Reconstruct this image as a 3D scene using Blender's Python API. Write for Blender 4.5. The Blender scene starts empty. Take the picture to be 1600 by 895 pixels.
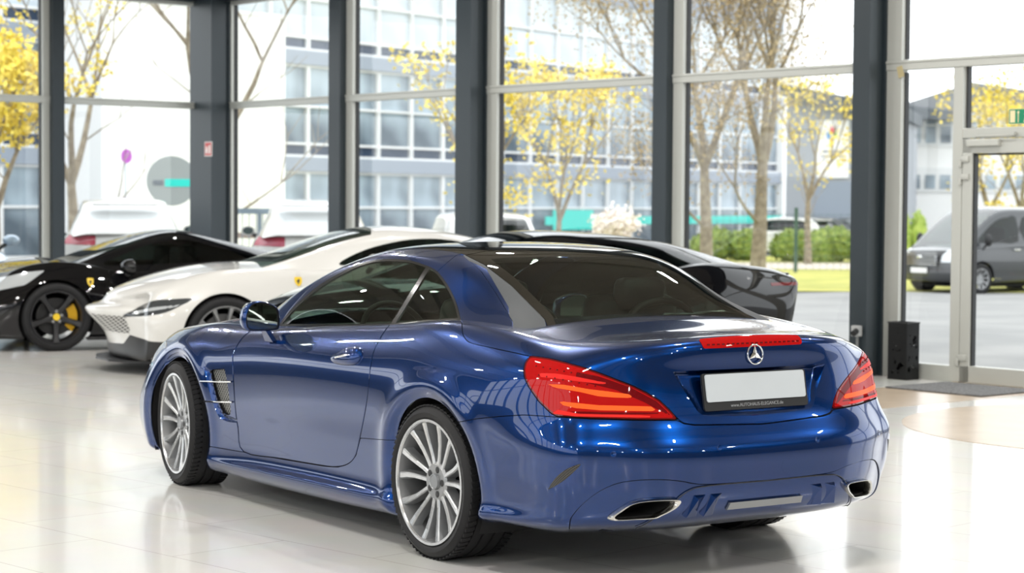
import bpy, bmesh, math, random
import numpy as np
from mathutils import Vector, Matrix
from mathutils.bvhtree import BVHTree
PI = math.pi
SC = bpy.context.scene
COL = SC.collection
random.seed(7)
rng = np.random.default_rng(11)

# ------------------------------------------------------------------ objects
def link(o, parent=None):
    COL.objects.link(o)
    if parent is not None:
        o.parent = parent
    return o

def tag(o, label=None, cat=None, group=None, kind=None):
    if label: o['label'] = label
    if cat: o['category'] = cat
    if group: o['group'] = group
    if kind: o['kind'] = kind
    return o

def empty(name, loc=(0, 0, 0), rz=0.0, label=None, cat=None, group=None):
    o = bpy.data.objects.new(name, None)
    o.empty_display_size = 0.2
    o.location = loc
    o.rotation_euler = (0, 0, rz)
    link(o)
    return tag(o, label, cat, group)

def mesh_obj(name, V, F, mat, parent=None, smooth=False, normals=None):
    me = bpy.data.meshes.new(name)
    me.from_pydata([tuple(v) for v in V], [], [tuple(f) for f in F])
    me.update()
    if smooth or normals is not None:
        me.shade_smooth()
    if normals is not None and len(me.vertices) == len(normals):
        me.normals_split_custom_set_from_vertices([tuple(n) for n in normals])
    if mat is not None:
        me.materials.append(mat)
    o = bpy.data.objects.new(name, me)
    return link(o, parent)

def bm_obj(name, bm, mat, parent=None, smooth=False, angle=None):
    bmesh.ops.recalc_face_normals(bm, faces=bm.faces)
    me = bpy.data.meshes.new(name)
    bm.to_mesh(me)
    bm.free()
    if smooth:
        me.shade_smooth()
        if angle:
            try:
                me.set_sharp_from_angle(angle=angle)
            except Exception:
                pass
    if mat is not None:
        for m in (mat if isinstance(mat, (list, tuple)) else [mat]):
            me.materials.append(m)
    o = bpy.data.objects.new(name, me)
    return link(o, parent)

def copy_tree(o, parent=None):
    c = o.copy()
    COL.objects.link(c)
    if parent is not None:
        c.parent = parent
    for ch in list(o.children):
        copy_tree(ch, c)
    return c

# ------------------------------------------------------------------ bmesh shapes
def box(bm, c, s, rot=None, bevel=0.0, mi=0):
    M = Matrix.Translation(Vector(c))
    if rot is not None:
        M = M @ (rot if isinstance(rot, Matrix) else Matrix.Rotation(rot, 4, 'Z'))
    M = M @ Matrix.Diagonal((s[0], s[1], s[2], 1))
    r = bmesh.ops.create_cube(bm, size=1.0, matrix=M)
    vs = r['verts']
    fs = set(f for v in vs for f in v.link_faces)
    for f in fs: f.material_index = mi
    if bevel:
        es = set(e for v in vs for e in v.link_edges)
        bmesh.ops.bevel(bm, geom=list(es), offset=bevel, segments=2, affect='EDGES', profile=0.5)
    return vs

def tube(bm, pts, rad, seg=8, cap=True, mi=0):
    pts = [Vector(p) for p in pts]
    n = len(pts)
    rads = rad if isinstance(rad, (list, tuple)) else [rad] * n
    rings = []
    prev = None
    for i, p in enumerate(pts):
        t = (pts[min(i + 1, n - 1)] - pts[max(i - 1, 0)]).normalized()
        if prev is None:
            a = t.cross(Vector((0, 0, 1)))
            if a.length < 1e-3: a = t.cross(Vector((1, 0, 0)))
            a.normalize()
        else:
            a = (prev - t * prev.dot(t)).normalized()
        prev = a
        b = t.cross(a)
        rings.append([bm.verts.new(p + (a * math.cos(2 * PI * k / seg) + b * math.sin(2 * PI * k / seg)) * rads[i]) for k in range(seg)])
    for i in range(n - 1):
        for k in range(seg):
            f = bm.faces.new((rings[i][k], rings[i][(k + 1) % seg], rings[i + 1][(k + 1) % seg], rings[i + 1][k]))
            f.smooth = True
            f.material_index = mi
    if cap:
        for r in (rings[0], rings[-1]):
            f = bm.faces.new(r)
            f.material_index = mi

def cyl(bm, a, b, r, seg=16, r2=None, mi=0):
    tube(bm, [a, b], [r, r if r2 is None else r2], seg, True, mi)

def lathe(bm, prof, seg=48, M=None, closed=False, mi=0):
    """prof: list of (r, h); axis = local Z, M places it."""
    M = M or Matrix.Identity(4)
    rings = []
    for r, h in prof:
        rings.append([bm.verts.new(M @ Vector((r * math.cos(2 * PI * k / seg), r * math.sin(2 * PI * k / seg), h))) for k in range(seg)])
    m = len(prof)
    for i in range(m if closed else m - 1):
        A, B = rings[i], rings[(i + 1) % m]
        for k in range(seg):
            f = bm.faces.new((A[k], A[(k + 1) % seg], B[(k + 1) % seg], B[k]))
            f.smooth = True
            f.material_index = mi
    return rings

def prism(bm, poly, d, M=None, mi=0):
    """poly: 2D outline in local XY, extruded d along local Z."""
    M = M or Matrix.Identity(4)
    a = [bm.verts.new(M @ Vector((p[0], p[1], 0))) for p in poly]
    b = [bm.verts.new(M @ Vector((p[0], p[1], d))) for p in poly]
    n = len(poly)
    fs = [bm.faces.new(a), bm.faces.new(b[::-1])]
    for i in range(n):
        fs.append(bm.faces.new((a[i], a[(i + 1) % n], b[(i + 1) % n], b[i])))
    for f in fs: f.material_index = mi
    return fs

def round_rect(w, h, r, n=5):
    pts = []
    for cx, cy, a0 in ((w / 2 - r, h / 2 - r, 0), (-w / 2 + r, h / 2 - r, 90), (-w / 2 + r, -h / 2 + r, 180), (w / 2 - r, -h / 2 + r, 270)):
        for k in range(n + 1):
            a = math.radians(a0 + 90 * k / n)
            pts.append((cx + r * math.cos(a), cy + r * math.sin(a)))
    return pts

def text_mesh(name, body, size, M, mat, parent=None, depth=0.001, align='CENTER'):
    cu = bpy.data.curves.new(name, 'FONT')
    cu.body = body
    cu.size = size
    cu.extrude = depth
    cu.align_x = align
    cu.align_y = 'CENTER'
    o = bpy.data.objects.new(name, cu)
    COL.objects.link(o)
    dg = bpy.context.evaluated_depsgraph_get()
    me = bpy.data.meshes.new_from_object(o.evaluated_get(dg))
    bpy.data.objects.remove(o)
    bpy.data.curves.remove(cu)
    me.transform(M)
    me.materials.clear()
    me.materials.append(mat)
    o = bpy.data.objects.new(name, me)
    return link(o, parent)

def frame(origin, xaxis, yaxis):
    x = Vector(xaxis).normalized()
    z = x.cross(Vector(yaxis)).normalized()
    y = z.cross(x)
    M = Matrix(((x.x, y.x, z.x, origin[0]), (x.y, y.y, z.y, origin[1]), (x.z, y.z, z.z, origin[2]), (0, 0, 0, 1)))
    return M

# ------------------------------------------------------------------ materials
def pmat(name, col, rough=0.5, metal=0.0, **kw):
    m = bpy.data.materials.new(name)
    m.use_nodes = True
    b = m.node_tree.nodes['Principled BSDF']
    b.inputs['Base Color'].default_value = (*col, 1)
    b.inputs['Roughness'].default_value = rough
    b.inputs['Metallic'].default_value = metal
    for k, v in kw.items():
        b.inputs[k.replace('_', ' ')].default_value = v
    return m

def N(m, t, **kw):
    n = m.node_tree.nodes.new(t)
    for k, v in kw.items():
        if hasattr(n, k) and k not in n.inputs:
            setattr(n, k, v)
        else:
            n.inputs[k].default_value = v
    return n

def L(m, a, b):
    m.node_tree.links.new(a, b)

def noise_mat(name, c1, c2, scale=8.0, rough=0.8, detail=4.0, metal=0.0, bump=0.0, lo=0.35, hi=0.65):
    m = pmat(name, c1, rough, metal)
    b = m.node_tree.nodes['Principled BSDF']
    tc = N(m, 'ShaderNodeTexCoord')
    nz = N(m, 'ShaderNodeTexNoise', Scale=scale, Detail=detail)
    rp = N(m, 'ShaderNodeValToRGB')
    rp.color_ramp.elements[0].position = lo
    rp.color_ramp.elements[0].color = (*c1, 1)
    rp.color_ramp.elements[1].position = hi
    rp.color_ramp.elements[1].color = (*c2, 1)
    L(m, tc.outputs['Object'], nz.inputs['Vector'])
    L(m, nz.outputs['Fac'], rp.inputs['Fac'])
    L(m, rp.outputs['Color'], b.inputs['Base Color'])
    if bump:
        bp = N(m, 'ShaderNodeBump', Strength=bump, Distance=0.02)
        L(m, nz.outputs['Fac'], bp.inputs['Height'])
        L(m, bp.outputs['Normal'], b.inputs['Normal'])
    return m

def glass_mat(name, tint, ior=1.45, rough=0.0):
    """thin sheet: tinted see-through plus a mirror reflection that grows at grazing angles"""
    m = bpy.data.materials.new(name)
    m.use_nodes = True
    nt = m.node_tree
    nt.nodes.clear()
    out = nt.nodes.new('ShaderNodeOutputMaterial')
    tr = nt.nodes.new('ShaderNodeBsdfTransparent')
    tr.inputs['Color'].default_value = (*tint, 1)
    gl = nt.nodes.new('ShaderNodeBsdfGlossy')
    gl.inputs['Roughness'].default_value = rough
    gl.inputs['Color'].default_value = (1, 1, 1, 1)
    fr = nt.nodes.new('ShaderNodeFresnel')
    fr.inputs['IOR'].default_value = ior
    geo = nt.nodes.new('ShaderNodeNewGeometry')
    mi = nt.nodes.new('ShaderNodeMath'); mi.operation = 'MULTIPLY_ADD'
    # the same sheet reflects alike from both faces: IOR swapped on the back face
    mi.inputs[1].default_value = 1.0 / ior - ior
    mi.inputs[2].default_value = ior
    nt.links.new(geo.outputs['Backfacing'], mi.inputs[0])
    nt.links.new(mi.outputs[0], fr.inputs['IOR'])
    mx = nt.nodes.new('ShaderNodeMixShader')
    nt.links.new(fr.outputs[0], mx.inputs[0])
    nt.links.new(tr.outputs[0], mx.inputs[1])
    nt.links.new(gl.outputs[0], mx.inputs[2])
    nt.links.new(mx.outputs[0], out.inputs['Surface'])
    return m

def emit_mat(name, col, strength, base=None):
    m = pmat(name, base or col, 0.4)
    b = m.node_tree.nodes['Principled BSDF']
    b.inputs['Emission Color'].default_value = (*col, 1)
    b.inputs['Emission Strength'].default_value = strength
    return m

# ------------------------------------------------------------------ photo camera (also used as a tracing aid for outlines on the car surface)
CAMF = 3136.8
CAMO = np.array([-7.1924, 5.3083, 1.5075])
_yaw, _pit, _rol = -0.5889, -0.0421, 0.007
_F = np.array([math.cos(_pit) * math.cos(_yaw), math.cos(_pit) * math.sin(_yaw), math.sin(_pit)])
_R = np.array([math.sin(_yaw), -math.cos(_yaw), 0.0])
_U = np.cross(_R, _F)
CAM_F = _F
CAM_R = _R * math.cos(_rol) + _U * math.sin(_rol)
CAM_U = -_R * math.sin(_rol) + _U * math.cos(_rol)

def proj(P):
    P = np.atleast_2d(P) - CAMO
    d = P @ CAM_F
    return np.stack([800 + CAMF * (P @ CAM_R) / d, 447.5 - CAMF * (P @ CAM_U) / d], 1)

def ray(px, py):
    return CAM_F + CAM_R * (px - 800) / CAMF - CAM_U * (py - 447.5) / CAMF

def un(px, py, **k):
    d = ray(px, py)
    a, v = list(k.items())[0]
    if a == 'd':
        return CAMO + d * v
    i = 'xyz'.index(a)
    return CAMO + d * (v - CAMO[i]) / d[i]

# ------------------------------------------------------------------ triangle surfaces that can be cut into panels
class Surf:
    def __init__(s, V, N_, T):
        s.V = np.asarray(V, float); s.N = np.asarray(N_, float); s.T = np.asarray(T, int)

    def clip(s, g):
        """part of the surface where g >= 0 (g given per vertex)"""
        V, Nn, T = s.V, s.N, s.T
        if len(T) == 0:
            return s
        ins = g >= 0
        cnt = ins[T].sum(1)
        full = T[cnt == 3]
        newV = [V]; newN = [Nn]
        out = [full]
        mixed = T[(cnt == 1) | (cnt == 2)]
        if len(mixed):
            # rotate so that the odd one out is first
            im = ins[mixed]
            c = im.sum(1)
            odd = np.where(c == 1, np.argmax(im, 1), np.argmin(im, 1))
            r = np.arange(len(mixed))
            A = mixed[r, odd]; B = mixed[r, (odd + 1) % 3]; Cc = mixed[r, (odd + 2) % 3]
            def cut(a, b):
                key = np.stack([np.minimum(a, b), np.maximum(a, b)], 1)
                return key
            keys = np.concatenate([cut(A, B), cut(A, Cc)])
            uk, invx = np.unique(keys, axis=0, return_inverse=True)
            invx = invx.reshape(-1)
            ga, gb = g[uk[:, 0]], g[uk[:, 1]]
            t = (ga / (ga - gb))[:, None]
            nv = V[uk[:, 0]] * (1 - t) + V[uk[:, 1]] * t
            nn = Nn[uk[:, 0]] * (1 - t) + Nn[uk[:, 1]] * t
            base = len(V)
            newV.append(nv); newN.append(nn)
            AB = base + invx[:len(mixed)]; AC = base + invx[len(mixed):]
            one = c == 1
            out.append(np.stack([A[one], AB[one], AC[one]], 1))
            two = ~one
            out.append(np.stack([AB[two], B[two], Cc[two]], 1))
            out.append(np.stack([AB[two], Cc[two], AC[two]], 1))
        V2 = np.concatenate(newV); N2 = np.concatenate(newN); T2 = np.concatenate(out)
        if len(T2) == 0:
            return Surf(np.zeros((0, 3)), np.zeros((0, 3)), np.zeros((0, 3), int))
        use, inv2 = np.unique(T2.reshape(-1), return_inverse=True)
        N2 = N2[use]
        N2 = N2 / (np.linalg.norm(N2, axis=1, keepdims=True) + 1e-12)
        return Surf(V2[use], N2, inv2.reshape(-1, 3))

    def split(s, fn, gap=0.0):
        g = fn(s.V)
        return s.clip(g - gap), s.clip(-g - gap)

    def join(s, o):
        return Surf(np.concatenate([s.V, o.V]), np.concatenate([s.N, o.N]), np.concatenate([s.T, o.T + len(s.V)]))

    def offset(s, d):
        return Surf(s.V + s.N * d, s.N, s.T)

    def obj(s, name, mat, parent=None, thick=0.0):
        """thick > 0 folds the open edges inwards so that a panel reads as sheet with an edge"""
        V, Nn, T = s.V, s.N, s.T
        if thick and len(T):
            e = np.concatenate([T[:, [0, 1]], T[:, [1, 2]], T[:, [2, 0]]])
            key = np.sort(e, 1)
            u, ix, ct = np.unique(key, axis=0, return_index=True, return_counts=True)
            be = e[ix[ct == 1]]
            vs = np.unique(be)
            mp = {int(v): len(V) + i for i, v in enumerate(vs)}
            V = np.concatenate([V, V[vs] - Nn[vs] * thick])
            Nn = np.concatenate([Nn, Nn[vs]])
            q = []
            for a, b in be:
                a, b = int(a), int(b)
                q.append((b, a, mp[a])); q.append((b, mp[a], mp[b]))
            T = np.concatenate([T, np.array(q, int)])
        return mesh_obj(name, V.tolist(), T.tolist(), mat, parent, True, Nn)

    def bvh(s):
        return BVHTree.FromPolygons([tuple(v) for v in s.V.tolist()], [tuple(t) for t in s.T.tolist()])

def inpoly(P, poly):
    """signed distance to a closed 2D outline, positive inside"""
    P = np.asarray(P, float); poly = np.asarray(poly, float)
    A = poly; B = np.roll(poly, -1, 0)
    d = np.full(len(P), 1e18); ins = np.zeros(len(P), bool)
    for a, b in zip(A, B):
        ab = b - a
        l2 = ab @ ab
        if l2 < 1e-12: continue
        t = np.clip(((P - a) @ ab) / l2, 0, 1)
        q = P - a - t[:, None] * ab
        d = np.minimum(d, (q * q).sum(1))
        c = (a[1] > P[:, 1]) != (b[1] > P[:, 1])
        with np.errstate(divide='ignore', invalid='ignore'):
            xi = (b[0] - a[0]) * (P[:, 1] - a[1]) / (b[1] - a[1]) + a[0]
        ins ^= c & (P[:, 0] < xi)
    d = np.sqrt(d)
    return np.where(ins, d, -d)

def smooth_poly(pts, n=6, closed=True):
    """Catmull-Rom through the traced points"""
    P = np.asarray(pts, float)
    m = len(P)
    out = []
    for i in range(m if closed else m - 1):
        p0, p1, p2, p3 = P[(i - 1) % m if closed else max(i - 1, 0)], P[i], P[(i + 1) % m], P[(i + 2) % m if closed else min(i + 2, m - 1)]
        for k in range(n):
            t = k / n
            out.append(0.5 * ((2 * p1) + (-p0 + p2) * t + (2 * p0 - 5 * p1 + 4 * p2 - p3) * t * t + (-p0 + 3 * p1 - 3 * p2 + p3) * t ** 3))
    if not closed: out.append(P[-1])
    return np.array(out)

def mirrored(V):
    V = V.copy(); V[:, 1] = np.abs(V[:, 1]); return V

def cubic(xs, ys, x):
    """natural-ish cubic (Catmull-Rom, non-uniform, monotone-limited) through table rows"""
    xs = np.asarray(xs, float); ys = np.asarray(ys, float)
    order = np.argsort(xs); xs = xs[order]; ys = ys[order]
    x = np.clip(x, xs[0], xs[-1])
    i = int(np.clip(np.searchsorted(xs, x) - 1, 0, len(xs) - 2))
    h = xs[i + 1] - xs[i]; t = (x - xs[i]) / h
    def sl(k):
        if k == 0: return (ys[1] - ys[0]) / (xs[1] - xs[0])
        if k == len(xs) - 1: return (ys[-1] - ys[-2]) / (xs[-1] - xs[-2])
        a = (ys[k] - ys[k - 1]) / (xs[k] - xs[k - 1]); b = (ys[k + 1] - ys[k]) / (xs[k + 1] - xs[k])
        w1 = xs[k + 1] - xs[k]; w2 = xs[k] - xs[k - 1]
        return (a * w1 + b * w2) / (w1 + w2)
    m0, m1 = sl(i), sl(i + 1)
    return (2 * t ** 3 - 3 * t ** 2 + 1) * ys[i] + (t ** 3 - 2 * t ** 2 + t) * h * m0 + (-2 * t ** 3 + 3 * t ** 2) * ys[i + 1] + (t ** 3 - t ** 2) * h * m1

def subdivide(V, F, level, creases=None, fit=True, iters=7):
    """Catmull-Clark surface; with fit=True the cage is moved until the limit surface passes through the given points"""
    me = bpy.data.meshes.new('cage')
    me.from_pydata([tuple(v) for v in V], [], [tuple(f) for f in F])
    me.update()
    if creases:
        at = me.attributes.new('crease_edge', 'FLOAT', 'EDGE')
        lut = {tuple(sorted(e.vertices)): e.index for e in me.edges}
        for k, c in creases.items():
            i = lut.get(tuple(sorted(k)))
            if i is not None: at.data[i].value = c
    ob = bpy.data.objects.new('cage', me)
    COL.objects.link(ob)
    md = ob.modifiers.new('s', 'SUBSURF')
    md.use_limit_surface = True
    md.quality = 5
    md.levels = 1
    target = np.array(V, float)
    cage = target.copy()
    n = len(target)
    def ev():
        dg = bpy.context.evaluated_depsgraph_get()
        dg.update()
        e = ob.evaluated_get(dg)
        m = e.to_mesh()
        a = np.empty(len(m.vertices) * 3)
        m.vertices.foreach_get('co', a)
        nn = np.empty(len(m.vertices) * 3)
        m.vertices.foreach_get('normal', nn)
        m.calc_loop_triangles()
        t = np.empty(len(m.loop_triangles) * 3, int)
        m.loop_triangles.foreach_get('vertices', t)
        e.to_mesh_clear()
        return a.reshape(-1, 3), nn.reshape(-1, 3), t.reshape(-1, 3)
    if fit:
        for _ in range(iters):
            a, _n, _t = ev()
            cage = cage + (target - a[:n]) * 0.9
            me.vertices.foreach_set('co', cage.reshape(-1))
            me.update()
    md.levels = level
    a, nn, t = ev()
    bpy.data.objects.remove(ob)
    bpy.data.meshes.remove(me)
    return Surf(a, nn, t)
# ------------------------------------------------------------------ car bodies: a closed "tub" of a ring of side columns plus the deck
def body_cage(st, prof, rear_c, rear_k, front_c, front_k, crown, tr=(0.25, 0.48, 0.70, 0.87), pr=3.7, pf=3.2, rpull=(0.62, 0.28, 0.08), fpull=(0.6, 0.25), zpow=2.0):
    """st: x of the side columns, rear to front; prof(x) -> [(y, z)] * NL;
    rear_c / front_c: [(x, z)] * NL on the centre line; rear_k / front_k: [(x, y, z)] * NL at the corner"""
    NL = len(rear_c)
    cols = []           # half ring, rear centre -> front centre; each column NL points
    def endcols(cc, kk, p):
        r = []
        for t in (0.0,) + tuple(tr):
            g = t ** p
            r.append([(cc[l][0] + (kk[l][0] - cc[l][0]) * g, kk[l][1] * t, cc[l][1] + (kk[l][2] - cc[l][1]) * t ** zpow) for l in range(NL)])
        return r
    rear = endcols(rear_c, rear_k, pr)
    fr = endcols(front_c, front_k, pf)
    side = [[(x, y, z) for (y, z) in prof(x)] for x in st]
    half = rear + [list(rear_k)] + side + [list(front_k)] + fr[::-1]
    nh = len(half)
    ring = half + [[(x, -y, z) for (x, y, z) in c] for c in half[1:-1][::-1]]
    M = len(ring)
    V = []; F = []
    for l in range(NL):
        for c in range(M):
            V.append(ring[c][l])
    for l in range(NL - 1):
        for c in range(M):
            d = (c + 1) % M
            F.append((l * M + c, l * M + d, (l + 1) * M + d, (l + 1) * M + c))
    F = [f[::-1] for f in F]
    # deck
    nt_ = len(tr)
    top = (NL - 1) * M
    icol = list(range(nt_ + 1, -1, -1)) + [M - k for k in range(1, nt_ + 2)]     # rear edge, left corner -> centre -> right corner
    ts = [1.0] + [t for t in tr[::-1]] + [0.0] + [-t for t in tr] + [-1.0]
    rows = [[top + c for c in icol]]
    L9 = NL - 1
    rx = [cubic_end(rear, rear_k, L9, abs(t), tr) - rear_k[L9][0] for t in ts]
    fx = [cubic_end(fr, front_k, L9, abs(t), tr) - front_k[L9][0] for t in ts]
    ns = len(st)
    for r in range(ns):
        cl = nt_ + 2 + r
        left = top + cl; right = top + (M - cl)
        x0, y0, z0 = ring[cl][L9]
        row = [left]
        for k, t in enumerate(ts[1:-1], 1):
            dx = rx[k] * (rpull[r] if r < len(rpull) else 0) + fx[k] * (fpull[ns - 1 - r] if ns - 1 - r < len(fpull) else 0)
            V.append((x0 + dx, y0 * t, z0 + crown(x0 + dx) * (1 - t * t)))
            row.append(len(V) - 1)
        row.append(right)
        rows.append(row)
    cf = nt_ + 2 + ns
    fcol = [cf + k for k in range(0, nt_ + 2)]
    fr_ids = fcol + [M - c for c in fcol[:-1][::-1]]
    rows.append([top + (c % M) for c in fr_ids])
    for a, b in zip(rows[:-1], rows[1:]):
        for k in range(len(a) - 1):
            F.append((a[k], a[k + 1], b[k + 1], b[k]))
    return V, F, M, rows

def cubic_end(cols, corner, l, t, tr):
    tt = [0.0] + list(tr) + [1.0]
    xx = [c[l][0] for c in cols] + [corner[l][0]]
    return float(np.interp(t, tt, xx))

def orient(V, F):
    """flip faces if the mid side normal points inwards"""
    V = np.array(V)
    s = 0
    for f in F:
        p = V[list(f)]
        n = np.cross(p[1] - p[0], p[2] - p[0])
        c = p.mean(0)
        s += n[1] * (1 if c[1] > 0 else -1) * abs(c[1])
    return F if s > 0 else [f[::-1] for f in F]

def house_cage(sec):
    """greenhouse: sec = [(x, [(y, z)...])] rear -> front, each half section from the centre line to the belt"""
    V = []; F = []
    W = None
    for x, pts in sec:
        full = [(-y, z) for y, z in pts[:0:-1]] + list(pts)
        W = len(full)
        for y, z in full:
            V.append((x, y, z))
    n = len(sec)
    for i in range(n - 1):
        for k in range(W - 1):
            F.append((i * W + k, (i + 1) * W + k, (i + 1) * W + k + 1, i * W + k + 1))
    return V, F

def table_prof(tab):
    """tab: {x: [(y, z)...]} -> prof(x) interpolating every level"""
    xs = sorted(tab)
    n = len(tab[xs[0]])
    def prof(x):
        return [(cubic(xs, [tab[q][l][0] for q in xs], x), cubic(xs, [tab[q][l][1] for q in xs], x)) for l in range(n)]
    return prof

def region(V, x0=-9, x1=9, y0=-9, y1=9, z0=-9, z1=9):
    """box distance, positive inside"""
    return np.minimum.reduce([V[:, 0] - x0, x1 - V[:, 0], V[:, 1] - y0, y1 - V[:, 1], V[:, 2] - z0, z1 - V[:, 2]])

def outline_on(bv, pts2, axis, start, sign):
    """shoot the 2D outline along an axis onto a surface, give 3D points (and normals)"""
    out = []; nrm = []
    for p in pts2:
        if axis == 'x':
            o = Vector((start, p[0], p[1])); d = Vector((sign, 0, 0))
        elif axis == 'y':
            o = Vector((p[0], start, p[1])); d = Vector((0, sign, 0))
        else:
            o = Vector(CAMO); d = Vector(ray(p[0], p[1])).normalized()
        loc, n, i, dist = bv.ray_cast(o, d)
        if loc is None:
            continue
        if n.dot(d) > 0: n = -n
        out.append(loc); nrm.append(n)
    return out, nrm

# ------------------------------------------------------------------ wheels
def make_tyre(parent, r, rr, w, mat):
    """axis along local Y (outer face +Y)"""
    bm = bmesh.new()
    M = Matrix.Rotation(-PI / 2, 4, 'X')          # local z -> +y
    h = w / 2
    prof = [(rr - 0.006, h - 0.030), (rr + 0.002, h - 0.006), (rr + 0.012, h + 0.001), (rr + (r - rr) * 0.45, h + 0.004), (r - 0.016, h - 0.006), (r - 0.006, h - 0.018), (r - 0.001, h - 0.034)]
    gro = []
    for c in (0.30, 0.10, -0.10, -0.30):
        z = c * w
        gro += [(r, z + 0.006), (r - 0.007, z + 0.004), (r - 0.007, z - 0.004), (r, z - 0.006)]
    prof = prof + gro + [(q[0], -q[1]) for q in prof[::-1]]
    lathe(bm, prof, 96, M)
    # cross grooves of the shoulder blocks
    for k in range(72):
        a = 2 * PI * k / 72
        for s in (1, -1):
            Mx = M @ Matrix.Rotation(a, 4, 'Z') @ Matrix.Translation((r - 0.0012, 0, s * (h - 0.034)))
            bx = bmesh.ops.create_cube(bm, size=1.0, matrix=Mx @ Matrix.Rotation(0.25 * s, 4, 'X') @ Matrix.Diagonal((0.007, 0.019, 0.042, 1)))
    return bm_obj('tyre', bm, mat, parent, True, math.radians(40))

def make_car_wheel(parent, loc, r, rr, w, side, mats, spokes=14, rot=0.0, steer=0.0, style='multi', caliper=None, name='wheel', cap=None, bolts=False):
    """side = +1 left, -1 right. Parts: tyre, rim (> hub cap), brake disc, brake calliper"""
    root = bpy.data.objects.new(name, None)
    root.empty_display_size = 0.1
    root.location = loc
    root.rotation_euler = (0, 0, (0 if side > 0 else PI) + steer)
    link(root, parent)
    make_tyre(root, r, rr, w, mats['tyre'])
    M = Matrix.Rotation(-PI / 2, 4, 'X')
    h = w / 2
    bm = bmesh.new()
    # barrel and flange
    lathe(bm, [(rr - 0.004, h - 0.03), (rr, h - 0.008), (rr - 0.002, h - 0.001), (rr - 0.013, h - 0.001), (rr - 0.016, h - 0.008)], 96, M, False, 1)
    lathe(bm, [(rr - 0.016, h - 0.008), (rr - 0.024, h - 0.05), (rr - 0.03, h - 0.16), (rr - 0.018, -h + 0.02), (rr, -h + 0.01)], 96, M)
    hub = 0.084 if style == 'multi' else 0.075
    zc = h - 0.036                                 # hub face sits back from the flange
    lathe(bm, [(0.0, zc - 0.004), (0.030, zc - 0.004), (hub - 0.012, zc - 0.002), (hub, zc - 0.010), (hub + 0.004, zc - 0.05), (0.05, zc - 0.06)], 64, M)
    bmo = bm_obj('rim', bm, [mats['rim'], mats.get('spoke', mats['rim'])], root, True, math.radians(35))
    # spokes: one mesh part each would be pattern; they belong to the casting
    bm = bmesh.new()
    for k in range(spokes):
        a = rot + 2 * PI * k / spokes
        if style == 'multi':
            bend = 0.10 * (1 if k % 2 else -1) * 0.35
            widths = ((hub - 0.010, 0.0105), (0.11, 0.0098), (0.16, 0.0105), (0.21, 0.0125), (rr - 0.010, 0.0165))
        elif style == 'five':
            bend = 0.0
            widths = ((hub - 0.02, 0.030), (0.11, 0.022), (0.17, 0.020), (0.21, 0.024), (rr - 0.012, 0.030))
        else:
            bend = 0.0
            widths = ((hub - 0.02, 0.016), (0.11, 0.010), (0.17, 0.010), (0.21, 0.013), (rr - 0.012, 0.018))
        secs = []
        for i, (q, hw) in enumerate(widths):
            f = (q - widths[0][0]) / (widths[-1][0] - widths[0][0])
            aa = a + bend * math.sin(PI * f)
            zt = zc - 0.004 + (0.030) * f ** 1.6
            dep = 0.052 - 0.010 * f
            er = Vector((math.cos(aa), math.sin(aa), 0)); et = Vector((-math.sin(aa), math.cos(aa), 0))
            c = er * q
            ring = [c + et * hw * 0.62 + Vector((0, 0, zt)), c + et * hw + Vector((0, 0, zt - 0.005)), c + et * hw * 1.45 + Vector((0, 0, zt - dep)),
                    c - et * hw * 1.45 + Vector((0, 0, zt - dep)), c - et * hw + Vector((0, 0, zt - 0.005)), c - et * hw * 0.62 + Vector((0, 0, zt))]
            secs.append([bm.verts.new(M @ v) for v in ring])
        for A, B in zip(secs[:-1], secs[1:]):
            for j in range(6):
                f_ = bm.faces.new((A[j], A[(j + 1) % 6], B[(j + 1) % 6], B[j]))
                f_.material_index = 0 if j == 5 else 1
        bm.faces.new(secs[0]); bm.faces.new(secs[-1][::-1])
    bm_obj('spokes', bm, [mats.get('spoke', mats['rim']), mats.get('spoke_side', mats['rim'])], root)
    # bolt seats
    for k in range(5 if bolts else 0):
        bm = bmesh.new()
        a = rot + 2 * PI * (k + 0.5) / 5
        Mx = M @ Matrix.Translation((0.054 * math.cos(a), 0.054 * math.sin(a), zc - 0.0015))
        lathe(bm, [(0.0, 0.0012), (0.0125, 0.0012), (0.0145, 0.0)], 16, Mx)
        bm_obj('wheel_bolt', bm, mats.get('bolt', mats['dark']), root, True)
    bm = bmesh.new()
    lathe(bm, [(0.0, zc + 0.006), (0.026, zc + 0.006), (0.029, zc + 0.009), (0.033, zc + 0.008), (0.036, zc - 0.003)], 32, M)
    hc = bm_obj('hub_cap', bm, cap or mats.get('cap', mats['rim']), root, True, math.radians(40))
    # brake
    bm = bmesh.new()
    lathe(bm, [(0.06, zc - 0.085), (rr - 0.075, zc - 0.085), (rr - 0.075, zc - 0.112), (0.06, zc - 0.112)], 64, M)
    bm_obj('brake_disc', bm, mats['disc'], root, True, math.radians(30))
    bm = bmesh.new()
    a0, a1 = caliper or (-0.5, 0.5)
    q0, q1 = rr - 0.135, rr - 0.045
    n = 8
    for i in range(n):
        b0 = a0 + (a1 - a0) * i / n; b1 = a0 + (a1 - a0) * (i + 1) / n
        vs = []
        for z in (zc - 0.066, zc - 0.125):
            for (b, q) in ((b0, q0), (b1, q0), (b1, q1), (b0, q1)):
                vs.append(bm.verts.new(M @ Vector((q * math.cos(b), q * math.sin(b), z))))
        for idx in ((0, 1, 2, 3), (7, 6, 5, 4), (0, 4, 5, 1), (3, 2, 6, 7)) + (((0, 3, 7, 4),) if i == 0 else ()) + (((1, 5, 6, 2),) if i == n - 1 else ()):
            bm.faces.new([vs[j] for j in idx])
    bmesh.ops.remove_doubles(bm, verts=bm.verts, dist=1e-5)
    bm_obj('brake_calliper', bm, mats['calliper'], root)
    return root
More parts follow.
